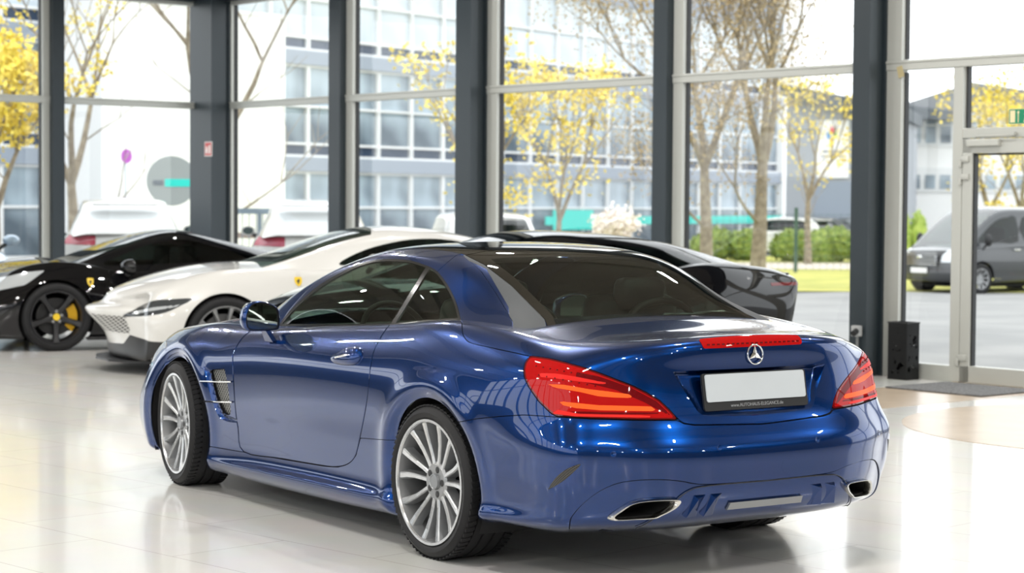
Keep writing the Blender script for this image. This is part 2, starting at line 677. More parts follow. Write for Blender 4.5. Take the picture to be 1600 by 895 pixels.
# ------------------------------------------------------------------ shared materials
MT = {}
MT['black'] = pmat('black plastic', (0.012, 0.012, 0.013), 0.45)
MT['void'] = pmat('dark inner shell', (0.006, 0.006, 0.007), 0.85)
MT['tyre'] = pmat('tyre rubber', (0.010, 0.010, 0.011), 0.6, Specular_IOR_Level=0.3)
MT['rim'] = pmat('silver rim lacquer', (0.30, 0.305, 0.31), 0.34, 0.7)
MT['spoke'] = pmat('turned spoke face', (0.56, 0.565, 0.57), 0.24, 0.85)
MT['grey_rim'] = pmat('grey spoke flank', (0.40, 0.41, 0.42), 0.32, 0.75)
MT['disc'] = pmat('brake disc steel', (0.22, 0.22, 0.22), 0.35, 0.9)
MT['calliper'] = pmat('grey calliper', (0.16, 0.165, 0.17), 0.4, 0.4)
MT['chrome'] = pmat('chrome', (0.82, 0.82, 0.82), 0.08, 1.0)
MT['satin'] = pmat('satin aluminium trim', (0.62, 0.61, 0.58), 0.25, 1.0)
MT['dark_chrome'] = pmat('dark bright trim', (0.075, 0.075, 0.075), 0.22, 1.0)
MT['plate'] = pmat('number plate white', (0.50, 0.54, 0.57), 0.4)
MT['white'] = pmat('white paint', (0.85, 0.85, 0.84), 0.35)
MT['letter'] = pmat('grey letters', (0.30, 0.31, 0.32), 0.5)

def car_paint(name, base, metal=0.0, rough=0.4, coat=1.0, spec=0.5, cior=1.5):
    m = pmat(name, base, rough, metal, Specular_IOR_Level=spec, Coat_Weight=coat, Coat_Roughness=0.015, Coat_IOR=cior)
    return m

MT['blue'] = car_paint('brilliant blue metallic', (0.0004, 0.0245, 0.126), 0.8, 0.25, spec=0.0, cior=1.5)
MT['blue_plain'] = MT['blue']
MT['car_glass'] = glass_mat('green tinted car glass', (0.36, 0.44, 0.38))
MT['roof_glass'] = pmat('black roof glass', (0.010, 0.009, 0.007), 0.03, 0.0, Coat_Weight=0.5, Coat_Roughness=0.01)
MT['lens_red'] = pmat('red lamp lens', (0.27, 0.0035, 0.0045), 0.06, 0.0, Specular_IOR_Level=0.0, Coat_Weight=0.45, Coat_Roughness=0.02)
MT['lens_red'].node_tree.nodes['Principled BSDF'].inputs['Emission Color'].default_value = (1.0, 0.02, 0.012, 1)
MT['lens_red'].node_tree.nodes['Principled BSDF'].inputs['Emission Strength'].default_value = 0.16
MT['lens_dark'] = pmat('dark red lamp lens', (0.12, 0.003, 0.004), 0.06, 0.0, Specular_IOR_Level=0.0, Coat_Weight=1.0, Coat_Roughness=0.02)
MT['lamp_bar'] = emit_mat('lit lamp bar', (1.0, 0.13, 0.012), 0.95, (0.25, 0.02, 0.005))
MT['lamp_red'] = emit_mat('lit red lamp', (1.0, 0.02, 0.012), 0.6, (0.25, 0.006, 0.005))
MT['lens_deep'] = pmat('deep red lens', (0.13, 0.003, 0.005), 0.08, 0.0, Specular_IOR_Level=0.0, Coat_Weight=0.45)
MT['lens_clear'] = pmat('clear lamp lens', (0.55, 0.58, 0.60), 0.08, 0.3, Coat_Weight=1.0)
MT['lens_grey'] = pmat('grey clear lens', (0.17, 0.18, 0.19), 0.12, 0.2, Coat_Weight=1.0)
MT['leather'] = pmat('dark leather', (0.030, 0.030, 0.032), 0.5)
MT['lining'] = pmat('beige roof lining', (0.30, 0.27, 0.22), 0.85)
MT['mirror'] = pmat('mirror glass', (0.62, 0.72, 0.66), 0.02, 1.0)

def mesh_mat(name, c_wire, c_hole, scale=90.0):
    """diamond wire mesh over a dark hole"""
    m = pmat(name, c_wire, 0.4, 0.3)
    b = m.node_tree.nodes['Principled BSDF']
    tc = N(m, 'ShaderNodeTexCoord')
    sp = N(m, 'ShaderNodeSeparateXYZ')
    L(m, tc.outputs['Object'], sp.inputs[0])
    hs = []
    for sg in (1, -1):
        ad = N(m, 'ShaderNodeMath', operation='MULTIPLY_ADD'); ad.inputs[1].default_value = sg * 1.0
        L(m, sp.outputs['X'], ad.inputs[0]); L(m, sp.outputs['Z'], ad.inputs[2])
        mu = N(m, 'ShaderNodeMath', operation='MULTIPLY'); mu.inputs[1].default_value = scale
        L(m, ad.outputs[0], mu.inputs[0])
        fr = N(m, 'ShaderNodeMath', operation='FRACT'); L(m, mu.outputs[0], fr.inputs[0])
        lt = N(m, 'ShaderNodeMath', operation='LESS_THAN'); lt.inputs[1].default_value = 0.22
        L(m, fr.outputs[0], lt.inputs[0]); hs.append(lt)
    mxm = N(m, 'ShaderNodeMath', operation='MAXIMUM')
    L(m, hs[0].outputs[0], mxm.inputs[0]); L(m, hs[1].outputs[0], mxm.inputs[1])
    mx = N(m, 'ShaderNodeMix', data_type='RGBA')
    mx.inputs[6].default_value = (*c_hole, 1); mx.inputs[7].default_value = (*c_wire, 1)
    L(m, mxm.outputs[0], mx.inputs[0])
    L(m, mx.outputs[2], b.inputs['Base Color'])
    return m
MT['slit_mesh'] = mesh_mat('slit mesh', (0.09, 0.085, 0.075), (0.008, 0.008, 0.008), 110)
MT['vent_mesh'] = mesh_mat('vent mesh', (0.30, 0.30, 0.28), (0.006, 0.006, 0.006), 42)

for _k in ('lamp_bar', 'lamp_red'):
    MT[_k].node_tree.nodes['Principled BSDF'].inputs['Specular IOR Level'].default_value = 0.15
# ------------------------------------------------------------------ the blue roadster
TAB = {
    -0.68: [(.77, .20), (.862, .225), (.888, .262), (.884, .305), (.898, .40), (.905, .48), (.91, .565), (.90, .655), (.885, .765), (.85, .87), (.772, .93)],
    -0.45: [(.80, .20), (.888, .222), (.909, .258), (.900, .30), (.91, .39), (.918, .48), (.925, .57), (.925, .66), (.905, .78), (.862, .885), (.785, .96)],
    0.0: [(.80, .14), (.88, .16), (.897, .20), (.90, .25), (.905, .34), (.915, .46), (.93, .57), (.935, .68), (.912, .80), (.868, .905), (.80, .993)],
    0.55: [(.80, .125), (.875, .135), (.915, .195), (.892, .235), (.888, .31), (.895, .42), (.91, .53), (.918, .64), (.907, .765), (.865, .868), (.80, .95)],
    1.2: [(.80, .115), (.87, .122), (.917, .185), (.888, .225), (.882, .30), (.89, .41), (.905, .52), (.913, .63), (.903, .752), (.861, .843), (.80, .908)],
    1.8: [(.80, .11), (.865, .117), (.910, .175), (.889, .21), (.884, .29), (.89, .40), (.90, .50), (.905, .605), (.896, .715), (.860, .80), (.79, .865)],
    2.15: [(.80, .11), (.86, .117), (.897, .165), (.893, .20), (.892, .28), (.898, .38), (.906, .48), (.91, .58), (.900, .69), (.858, .776), (.77, .852)],
    2.585: [(.78, .12), (.86, .135), (.885, .18), (.893, .23), (.898, .31), (.906, .40), (.915, .50), (.915, .59), (.893, .695), (.85, .782), (.76, .842)],
    3.0: [(.76, .14), (.86, .155), (.885, .20), (.895, .25), (.903, .33), (.905, .41), (.90, .48), (.882, .55), (.85, .645), (.80, .722), (.71, .782)],
}
REAR_C = [(-.90, .20), (-1.012, .235), (-1.065, .275), (-1.098, .33), (-1.11, .40), (-1.116, .47), (-1.112, .545), (-1.062, .63), (-1.024, .72), (-1.006, .855), (-.979, .971)]
REAR_K = [(-.70, .74, .195), (-.787, .812, .225), (-.825, .845, .262), (-.838, .855, .32), (-.855, .87, .40), (-.862, .877, .475), (-.866, .880, .56), (-.835, .855, .65), (-.815, .84, .76), (-.79, .812, .865), (-.735, .75, .918)]
FRONT_C = [(3.30, .15), (3.46, .165), (3.49, .20), (3.505, .25), (3.51, .32), (3.51, .39), (3.50, .46), (3.485, .53), (3.45, .61), (3.40, .685), (3.32, .74)]
FRONT_K = [(3.1, .68, .15), (3.22, .77, .165), (3.25, .79, .20), (3.27, .80, .25), (3.285, .81, .32), (3.285, .81, .39), (3.27, .80, .46), (3.235, .785, .53), (3.20, .765, .615), (3.14, .72, .682), (3.06, .64, .735)]

def main_crown(x):
    return float(np.interp(x, [-1.0, -.7, -.3, .3, 1.5, 2.0, 2.6, 3.06, 3.3], [0.0, .032, .045, .03, .05, .085, .065, .02, 0.0]))

PX = lambda V: proj(mirrored(V))
def pxpoly(pts, n=0):
    pts = smooth_poly(pts, n) if n else np.array(pts, float)
    return lambda V: inpoly(PX(V), pts)
def both(f, g):
    return lambda V: np.minimum(f(V), g(V))

car = empty('roadster', (1.2, 0, 0), 0, 'blue two-seat roadster with a closed black glass roof, seen from behind', 'car')
CINV = Matrix.Translation((-1.2, 0, 0))
def into_car(o):
    """meshes of the car are modelled with the rear axle at the origin"""
    if o.parent is car:
        o.matrix_parent_inverse = CINV
    return o

st = [-.58, -.36, -.12, .12, .42, .75, 1.1, 1.45, 1.8, 2.15, 2.45, 2.75, 3.0]
V_, F_, M_, rows_ = body_cage(st, table_prof(TAB), REAR_C, REAR_K, FRONT_C, FRONT_K, main_crown)
F_ = orient(V_, F_)
body = subdivide(V_, F_, 4)

# wheel arch bulge and rolled lips, bumper relief
RW, FW = (0.0, .325), (2.585, .325)
def shape(V, Nn):
    V = V.copy()
    for cx, cz in (RW, FW):
        r = np.hypot(V[:, 0] - cx, V[:, 2] - cz)
        side = (np.abs(V[:, 1]) > .6) & (V[:, 2] < .80)
        flare = .010 * np.exp(-((r - .415) / .05) ** 2) * side
        roll = -.016 * np.clip((.398 - r) / .04, 0, 1) ** 1.3 * side * np.where(V[:, 0] > 2.75, .5, 1.0)
        V[:, 1] += np.sign(V[:, 1]) * (flare + roll)
    return V
body = Surf(shape(body.V, body.N), body.N, body.T)
# recompute normals after shaping
def renorm(s):
    a, b, c = s.V[s.T[:, 0]], s.V[s.T[:, 1]], s.V[s.T[:, 2]]
    fn = np.cross(b - a, c - a)
    n = np.zeros_like(s.V)
    for k in range(3):
        np.add.at(n, s.T[:, k], fn)
    n /= np.linalg.norm(n, axis=1, keepdims=True) + 1e-15
    return Surf(s.V, n, s.T)
body = renorm(body)
full_body = body
body_bv = full_body.bvh()

# openings: arches, cockpit
def arch(cx, cz, R, x0, x1):
    return lambda V: np.minimum(R - np.hypot(V[:, 0] - cx, V[:, 2] - cz), np.abs(V[:, 1]) - .45)
for cx, cz, R in ((RW[0] - .01, .325, .358), (FW[0] - .01, .325, .352)):
    body = body.clip(-arch(cx, cz, R, 0, 0)(body.V))
hole_xy = smooth_poly([(-.24, 0), (-.24, .3), (-.22, .5), (-.17, .62), (-.05, .715), (.15, .765), (.6, .772), (1.2, .772), (1.6, .76), (1.80, .735), (1.93, .60), (2.02, .3), (2.04, 0)], 4, False)
hole_poly = np.concatenate([hole_xy, [(2.04, -.2), (-.24, -.2)]])
def cockpit(V):
    return np.where(V[:, 2] > .6, inpoly(np.abs(V[:, :2]) * [1, 1] if False else np.stack([V[:, 0], np.abs(V[:, 1])], 1), hole_poly), -1.0)
body = body.clip(-cockpit(body.V))

G = 0.85          # half gap in traced pixels, about 2 mm
parts = {}
# tail lamps
LAMP = [(828, 555), (857.8, 559), (884, 565.4), (912, 573.2), (940, 583.4), (964.5, 593), (989, 602.5), (1010, 612.8), (1031, 625.3), (1047, 640.5), (1059, 654), (1058, 655.6), (1025, 655.9), (992.5, 655.5), (922.5, 653.4), (869, 650.2), (859.5, 644.6), (842, 627.5), (826, 604.8), (819.2, 590), (817.6, 578), (820, 566)]
rear_zone = lambda V: region(V, x1=-.2, y0=-9, z0=.3)
lamp_f = lambda V: np.where((V[:, 0] < -.3) & (V[:, 2] > .55), inpoly(PX(V), np.array(LAMP)), -50)
lamp, body = body.split(lamp_f, G)
# boot lid
BOOT = smooth_poly([(721.5, 499), (721.8, 510), (723, 521), (728, 530.5), (738, 536.3), (770, 543.4), (800, 550), (828, 556), (857.8, 560), (884, 566.5), (912, 574.2), (940, 584.4), (964.5, 594), (989, 603.5), (1010, 613.8), (1031, 626.3), (1047, 641.5), (1060, 654.5), (1069, 660.8), (1085.8, 663.2)], 3, False)
BOOT = np.concatenate([BOOT, [(1130, 663), (1182, 662), (1260, 659), (1300, 600), (1300, 380), (721.5, 380)]])
boot_f = lambda V: np.where((V[:, 0] < .05) & (V[:, 2] > .6), inpoly(PX(V), BOOT), -50)
boot, body = body.split(boot_f, G)
# rear bumper
BUMP = np.array([(700, 662), (721, 658.6), (742, 654.3), (780, 650.5), (818, 648), (850, 650), (867, 651.3), (922, 654.5), (992, 656.7), (1059, 656.8), (1069, 662), (1085, 664.3), (1182, 663), (1260, 660), (1300, 900), (690, 900)])
bump_f = lambda V: np.where(V[:, 0] < -.2, inpoly(PX(V), BUMP), -50)
bumper, body = body.split(bump_f, G * .8)
DIFF = np.concatenate([smooth_poly([(889.5, 832), (890.6, 815.8), (894.7, 805.8), (913, 785.7), (941, 765.5), (973, 753.5), (1021, 749.4), (1061.6, 751.5), (1094, 756.7), (1140, 755), (1182, 751.5)], 4, False), [(1260, 747), (1260, 900), (889.5, 900)]])
diff_f = lambda V: inpoly(PX(V), DIFF)
apron, bumper = bumper.split(diff_f, G)
# doors
DOOR = smooth_poly([(392, 516), (377, 530), (365, 552), (364, 570.5), (366.8, 627.5), (371.8, 667.7), (380.9, 705.4), (440.6, 716.3), (507.6, 727.6), (527.7, 728.7), (542.8, 724.7), (554.5, 713), (561.3, 687.8), (571.3, 637.6), (576.3, 597.3), (578.7, 573.9), (583, 552), (594.8, 527), (608, 508)], 4, False)
DOOR = np.concatenate([DOOR, [(612, 490), (640, 440), (400, 440)]])
door_f = lambda V: np.where((V[:, 0] > .2) & (V[:, 0] < 2.1) & (np.abs(V[:, 1]) > .70), inpoly(PX(V), DOOR), -50)
doors, body = body.split(door_f, G)
# sills
SILL = [(300, 700), (328, 697.4), (340, 699.4), (381, 706.3), (440.6, 717.4), (507.6, 728.6), (528, 729.8), (545, 724), (556, 712), (563, 684.2), (603, 687.4), (640, 688), (640, 900), (300, 900)]
sill_f = lambda V: np.where((V[:, 0] > -.3 + .3) & (V[:, 0] < 2.5), inpoly(PX(V), np.array(SILL)), -50)
sills, body = body.split(sill_f, G * .7)
# bonnet and front bumper, front wings
bon_xy = smooth_poly([(1.6, .64), (2.0, .68), (2.4, .66), (2.8, .62), (3.1, .52), (3.2, .35), (3.24, 0)], 5, False)
bon_poly = np.concatenate([bon_xy, [(3.24, -1), (1.6, -1)]])
bon_f = lambda V: np.where(V[:, 2] > .6, inpoly(np.stack([V[:, 0], np.abs(V[:, 1])], 1), bon_poly), -1)
bonnet, body = body.split(bon_f, .002)
fb_f = lambda V: V[:, 0] - np.interp(V[:, 2], [.1, .30, .45, .62, .8], [2.90, 2.93, 3.0, 3.12, 3.3])
fbump, body = body.split(fb_f, .002)
HEAD = smooth_poly([(258.8, 527.6), (259.5, 541.4), (253.8, 544.5), (244, 556), (238, 564), (232, 566), (229.5, 556), (236, 541), (247, 531)], 3)
head_f = lambda V: np.where((V[:, 0] > 2.7) & (V[:, 2] > .45), inpoly(PX(V), HEAD), -50)
hl1, fbump = fbump.split(head_f, .6)
hl2, body = body.split(head_f, .6)
heads = hl1.join(hl2)
wing_f = lambda V: V[:, 0] - 1.3
wings, quarters = body.split(wing_f)
# side vent in the front wing
VENT = [(329, 577.5), (350.5, 575.8), (353, 588), (357, 612), (360.4, 642), (359.4, 647.5), (354.5, 648.5), (349, 644), (343, 632), (337.9, 617.7), (332.5, 595)]
SCOOP = [(318, 571.5), (324, 575), (329, 577), (332.5, 595), (337.9, 617.7), (343, 632), (349, 644), (354.5, 648.5), (363, 651.5), (379, 659.6), (362, 659.8), (347.5, 655.5), (340, 648), (330, 622), (323, 595)]
vent_f = lambda V: np.where(np.abs(V[:, 1]) > .5, inpoly(PX(V), np.array(VENT)), -50)
vents, wings = wings.split(vent_f, 0.3)
scoop_f = lambda V: np.where(np.abs(V[:, 1]) > .5, inpoly(PX(V), smooth_poly(SCOOP, 2)), -50)
scoops, wings = wings.split(scoop_f, 0.0)

def LR(s):
    return s.clip(s.V[:, 1]), s.clip(-s.V[:, 1])

B = MT['blue']
def put(s, name, mat, parent=car, thick=.004):
    return into_car(s.obj(name, mat, parent, thick))

# plate recess in the boot lid
REC = [(1050, 580.3), (1066, 606), (1089.8, 642.5), (1097, 648.3), (1110, 650.2), (1176, 649), (1240, 646), (1240, 570), (1176, 575)]
rec_f = lambda V: np.where((V[:, 0] < -.9), inpoly(PX(V), np.array(REC)), -50)
recess, boot = boot.split(rec_f, 0.0)
boot_o = put(boot, 'boot_lid', B)
# sloping recess: deepest under the top edge
rv = recess.V.copy()
sd = rec_f(rv)
top = np.clip((rv[:, 2] - .69) / .15, 0, 1)
rv[:, 0] += .040 * np.clip(sd / 5.0, 0, 1) * (.25 + .75 * top)
recess = renorm(Surf(rv, recess.N, recess.T))
into_car(recess.obj('plate_recess', B, boot_o))
put(bumper, 'rear_bumper', B)
apron_o = None
EXO = [(951, 807.8), (965, 797.5), (978.5, 788.8), (994, 784), (1010, 781.9), (1030, 780.6), (1055, 780), (1060.6, 783.5), (1054, 792), (1043, 799), (1030, 805.2), (1019, 809.5), (990, 811.5), (957, 812.8)]
exo_s = smooth_poly(EXO, 3)
exo_f = lambda V: np.where(V[:, 0] < -.8, inpoly(PX(V), exo_s), -50)
apron = apron.clip(-exo_f(apron.V) - .2)
ap = apron.offset(-.005)
apron_o = put(ap, 'rear_apron', B)
for s_, nm in ((doors, 'door'), (sills, 'side_sill'), (quarters, 'rear_quarter'), (wings, 'front_wing')):
    pair = LR(s_)
    objs = [put(p, nm, B) for p in pair]
    parts[nm] = objs
put(bonnet, 'bonnet', B); put(fbump, 'front_bumper', B)
for p in LR(heads): tag(put(p, 'headlight', MT['lens_clear'], car, .01), 'clear headlight')
for w_, p in zip(parts['front_wing'], LR(vents)):
    v_ = into_car(p.offset(-.014).obj('vent_grille', MT['vent_mesh'], w_)); v_.matrix_parent_inverse = Matrix.Identity(4)
for w_, p in zip(parts['front_wing'], LR(scoops)):
    rvv = p.V.copy(); dd = inpoly(PX(rvv), smooth_poly(SCOOP, 2))
    rvv[:, 1] -= np.sign(rvv[:, 1]) * .022 * np.clip(dd / 5, 0, 1)
    v_ = renorm(Surf(rvv, p.N, p.T)).obj('vent_scoop', B, w_)

# inner shell behind the gaps and wheel houses
sh = full_body
for cx, cz, R in ((-.01, .325, .375), (2.575, .325, .37)):
    sh = sh.clip(-arch(cx, cz, R, 0, 0)(sh.V))
sh = sh.clip(-(cockpit(sh.V) + .02))
sh = sh.clip(-rec_f(sh.V) - 1.5)
sh = sh.clip(-exo_f(sh.V) + 1.0)
into_car(sh.offset(-.016).obj('inner_shell', MT['void'], car))
for cx in (0.0, 2.585):
    for s in (1, -1):
        bm = bmesh.new()
        n = 24
        ra, rb = [], []
        for k in range(n + 1):
            a = math.radians(-28 + 236 * k / n)
            ra.append(bm.verts.new((cx - .01 + .375 * math.cos(a), s * .885, .325 + .375 * math.sin(a))))
            rb.append(bm.verts.new((cx - .01 + .375 * math.cos(a), s * .52, .325 + .375 * math.sin(a))))
        for k in range(n):
            bm.faces.new((ra[k], ra[k + 1], rb[k + 1], rb[k]))
        bm.faces.new(rb)
        bm_obj('wheel_house', bm, MT['void'], car)
bm = bmesh.new()
box(bm, (1.3, 0, .20), (3.6, 1.02, .05)); box(bm, (1.3, 0, .19), (1.75, 1.62, .06)); box(bm, (-.62, 0, .24), (.5, 1.3, .05)); box(bm, (3.1, 0, .21), (.35, 1.3, .05))
into_car(bm_obj('underbody', bm, MT['void'], car))

# ---------------------------------------------------------------- greenhouse
SEC = [
    (-.46, [(0, .955), (.3, .953), (.48, .948), (.58, .945), (.63, .94), (.67, .935), (.70, .93)]),
    (-.33, [(0, 1.027), (.3, 1.023), (.50, 1.013), (.60, 1.003), (.645, .995), (.685, .98), (.72, .96)]),
    (-.15, [(0, 1.125), (.3, 1.115), (.48, 1.093), (.575, 1.068), (.635, 1.043), (.69, 1.01), (.745, .975)]),
    (.05, [(0, 1.222), (.3, 1.21), (.47, 1.187), (.57, 1.148), (.625, 1.105), (.70, 1.045), (.78, .985)]),
    (.3, [(0, 1.292), (.3, 1.283), (.47, 1.262), (.565, 1.23), (.618, 1.19), (.705, 1.085), (.785, .96)]),
    (.7, [(0, 1.318), (.3, 1.311), (.48, 1.294), (.575, 1.268), (.625, 1.235), (.712, 1.10), (.787, .928)]),
    (1.1, [(0, 1.298), (.3, 1.290), (.49, 1.270), (.582, 1.243), (.632, 1.205), (.718, 1.07), (.787, .905)]),
    (1.5, [(0, 1.205), (.3, 1.196), (.51, 1.172), (.605, 1.142), (.655, 1.10), (.725, .995), (.782, .878)]),
    (1.85, [(0, 1.065), (.3, 1.055), (.53, 1.032), (.63, 1.005), (.675, .972), (.73, .91), (.77, .855)]),
    (2.15, [(0, .91), (.3, .905), (.52, .888), (.60, .875), (.65, .86), (.69, .845), (.72, .83)]),
]
V2_, F2_ = house_cage(SEC)
F2_ = orient(V2_, F2_)
house = subdivide(V2_, F2_, 5)
if house.N[np.argmax(house.V[:, 2])][2] < 0:
    house = Surf(house.V, -house.N, house.T[:, ::-1])
full_house = house
house_bv = house.bvh()
DLO = np.concatenate([smooth_poly([(437, 509), (441, 501), (463, 476), (500, 445), (541, 422), (566, 411), (591, 405.6), (616, 405), (641, 407), (666.5, 415), (682, 423), (694, 437), (705, 455), (713, 473), (718, 491), (720, 500.5)], 4, False), smooth_poly([(720, 500.5), (690, 502), (650, 505.5), (611, 508.3), (550, 509.8), (480, 510), (437, 509.5)], 3, False)[1:]])
low = lambda V: np.where((V[:, 0] > -.2) & (np.abs(V[:, 1]) > .45), 1, 0)
dlo_f = lambda V: np.where(low(V) > 0, inpoly(PX(V), DLO), -50)
side_open, house = house.split(dlo_f, 0.0)
dlo_in = lambda V: inpoly(PX(V), DLO) - 3.6
side_glass, side_trim = side_open.split(dlo_in, 0.0)
def strip_f(V):
    p = PX(V); a = np.array([668.5, 419]); b = np.array([610, 513]); u = (b - a) / np.linalg.norm(b - a)
    return 3.0 - np.abs((p - a) @ np.array([-u[1], u[0]]))
bstrip, side_glass = side_glass.split(strip_f, 0.0)
side_trim = side_trim.join(bstrip)
sep = lambda V: (PX(V)[:, 0] - 639) + (PX(V)[:, 1] - 466) * (58.5 / 94)
quarter_glass, door_glass = side_glass.split(sep, 0.0)
# rear window, its grey side strips, sail panels
RWIN = np.array([(727, 398.5), (760, 392), (800, 389), (850, 388), (900, 388), (1300, 386), (1300, 520), (860, 520), (851, 498.5), (800, 447), (757, 413.5)])
rw_f = lambda V: np.where(V[:, 0] < .75, inpoly(PX(V), RWIN), -50)
rwin, house = house.split(rw_f, .4)
SAIL = np.array([(680, 428), (686, 421.5), (700, 409), (714, 398), (722, 397), (727, 402), (752, 424), (777, 461), (801, 502), (801, 540), (680, 540)])
sail_f = lambda V: np.where(V[:, 0] < .45, inpoly(PX(V), SAIL), -50)
sail, house = house.split(sail_f, .4)
STRIP = np.array([(714, 398), (727, 398), (757, 413.5), (800, 447), (851, 498.5), (860, 540), (795, 540), (795, 480), (760, 420)])
stp_f = lambda V: np.where(V[:, 0] < .5, inpoly(PX(V), STRIP), -50)
stp, house = house.split(stp_f, .2)
rail_f = lambda V: np.abs(V[:, 1]) - np.interp(V[:, 0], [-.4, .3, .6, 1.0, 1.5, 1.9, 2.2], [.49, .49, .50, .515, .565, .625, .66])
rail, house = house.split(rail_f, .0015)
ws_f = lambda V: V[:, 0] - 1.12 + .10 * (V[:, 1] / .5) ** 2
screen, roofp = house.split(ws_f, .002)
fr_f = lambda V: inpoly(PX(V), RWIN) - 13
rglass, frit = rwin.split(fr_f, 0)
apil_f = lambda V: (573.5 - PX(V)[:, 0]) + (PX(V)[:, 1] - 392) * -.5
apil, rail = rail.split(apil_f, .5)
for p in LR(rail): put(p, 'roof_rail', B)
for p in LR(apil): put(p, 'windscreen_pillar', B)
for p in LR(sail): put(p, 'sail_panel', B)
for p in LR(stp): tag(put(p, 'rear_pillar_strip', pmat('grey pillar strip', (.075, .08, .085), .6, .0, Specular_IOR_Level=.15), car, .006), 'grey strip beside the rear window')
roofp = roofp.clip(roofp.V[:, 0] - .12)
put(roofp, 'roof_panel', MT['roof_glass'])
put(screen, 'windscreen', MT['car_glass'], car, 0)
rg = put(rglass, 'rear_window', MT['car_glass'], car, 0)
fo = frit.obj('window_frit', MT['roof_glass'], rg)
for p in LR(door_glass): put(p, 'door_window', MT['car_glass'], car, 0)
for p in LR(quarter_glass): put(p, 'quarter_window', MT['car_glass'], car, 0)
for p in LR(side_trim): put(p.offset(.002), 'window_trim', MT['dark_chrome'], car, .01)

# ---------------------------------------------------------------- tail lamps
BARS = [([(900, 581), (935, 588), (985, 605), (1026, 627), (1050, 650), (1040, 646), (1006, 628), (962, 609), (925, 600), (900, 594)], 'lens_deep'),
        ([(884, 642.2), (940, 643.5), (1030, 644.5), (1034, 647), (940, 647.3), (892, 645.5)], 'lens_deep'),
        ([(842, 583), (868, 583.5), (900, 588.5), (948, 598), (944, 600.5), (905, 596), (868, 591), (845, 589)], 'lamp_red'),
        ([(850, 600), (880, 601), (920, 608), (950, 611.5), (983, 616), (990, 621.8), (960, 621), (935, 619), (905, 612), (870, 606)], 'lamp_bar'),
        ([(872, 626), (885, 628), (935, 633), (1017, 635), (1024.5, 640.5), (1020, 642.3), (940, 641), (900, 637.5), (880, 633)], 'lamp_bar'),
        ([(862, 646), (900, 650.5), (1000, 652.5), (1040, 651.5), (1000, 648.5), (905, 646.5), (872, 640)], 'lamp_red')]
for p in LR(lamp):
    rim_f = lambda V: inpoly(PX(V), np.array(LAMP)) - 3.2
    red, edge = p.split(rim_f, 0)
    lo = put(red, 'tail_lamp', MT['lens_red'], car, .012)
    edge.obj('lamp_surround', MT['lens_dark'], lo)
    for poly, mk in BARS:
        b_ = p.clip(inpoly(PX(p.V), np.array(poly)))
        if len(b_.T):
            tag(b_.offset(.0015 if mk != 'lens_deep' else .0008).obj('light_bar' if mk != 'lens_deep' else 'dark_lens', MT[mk], lo, .001), {'lamp_bar': 'lit orange light bar', 'lamp_red': 'bright red light bar', 'lens_deep': 'deep red unlit lens band'}[mk])
    sgn = 1 if p.V[:, 1].mean() > 0 else -1
    for row, n_ in (((838, 572, 925, 588), 9), ((842, 586, 930, 603), 8)):
        for k in range(n_):
            t = k / (n_ - 1)
            ls, ns_ = outline_on(body_bv, [(row[0] + (row[2] - row[0]) * t, row[1] + (row[3] - row[1]) * t)], 'cam', 0, 0)
            if ls:
                c = ls[0] + ns_[0] * .001
                bm = bmesh.new()
                bmesh.ops.create_uvsphere(bm, u_segments=8, v_segments=5, radius=.0035, matrix=Matrix.Translation((c.x, c.y * sgn, c.z)))
                bm_obj('lamp_diode', bm, MT['lens_dark'], lo)

# ---------------------------------------------------------------- boot details
def on_x(pts, off):
    """(y, z) outline laid on the tail, moved off the skin"""
    ls, ns_ = outline_on(body_bv, pts, 'x', -2.5, 1)
    return [l + Vector((-off, 0, 0)) for l in ls]
def plate_from(pts3, depth, bm, mi=0):
    """solid slab between an outline and its copy moved along +x"""
    a = [bm.verts.new(p) for p in pts3]; b = [bm.verts.new(p + Vector((depth, 0, 0))) for p in pts3]
    n = len(a)
    fs = [bm.faces.new(a), bm.faces.new(b[::-1])] + [bm.faces.new((a[i], a[(i + 1) % n], b[(i + 1) % n], b[i])) for i in range(n)]
    for f in fs: f.material_index = mi
q = full_body.clip(np.minimum.reduce([.262 - np.abs(full_body.V[:, 1]) - .35 * np.clip(.945 - full_body.V[:, 2], 0, 1), full_body.V[:, 2] - .931, -.9745 - full_body.V[:, 0]]))
bl = q.offset(.003).obj('brake_light', MT['lens_red'], car, .006)
tag(bl, 'red high-level brake light strip')
for k in range(20):
    y = -.235 + .47 * k / 19
    p = on_x([(y, .946)], .0055)
    if p:
        bm = bmesh.new(); box(bm, p[0], (.003, .012, .006)); bm_obj('brake_light_diode', bm, MT['lens_dark'], bl)
# three-pointed star in a ring
pc = on_x([(0, .9005)], .006)[0]
bm = bmesh.new()
Mx = frame(pc, (0, -1, 0), (.10, 0, 1))
lathe(bm, [(.0395 + .0035 * math.cos(2 * PI * k / 10), .0035 * math.sin(2 * PI * k / 10)) for k in range(10)], 48, Mx, True)
for k in range(3):
    a = PI / 2 + 2 * PI * k / 3
    d = Vector((math.cos(a), math.sin(a), 0)); t = Vector((-math.sin(a), math.cos(a), 0))
    tip = bm.verts.new(Mx @ (d * .038)); c = bm.verts.new(Mx @ Vector((0, 0, .006)))
    e = [bm.verts.new(Mx @ (d * .008 + t * .0105 * s)) for s in (1, -1)]
    o_ = bm.verts.new(Mx @ Vector((0, 0, -.002)))
    bm.faces.new((tip, e[0], c)); bm.faces.new((c, e[1], tip)); bm.faces.new((tip, o_, e[0])); bm.faces.new((tip, e[1], o_))
tag(bm_obj('star_emblem', bm, MT['chrome'], car), 'chrome three-pointed star in a ring')
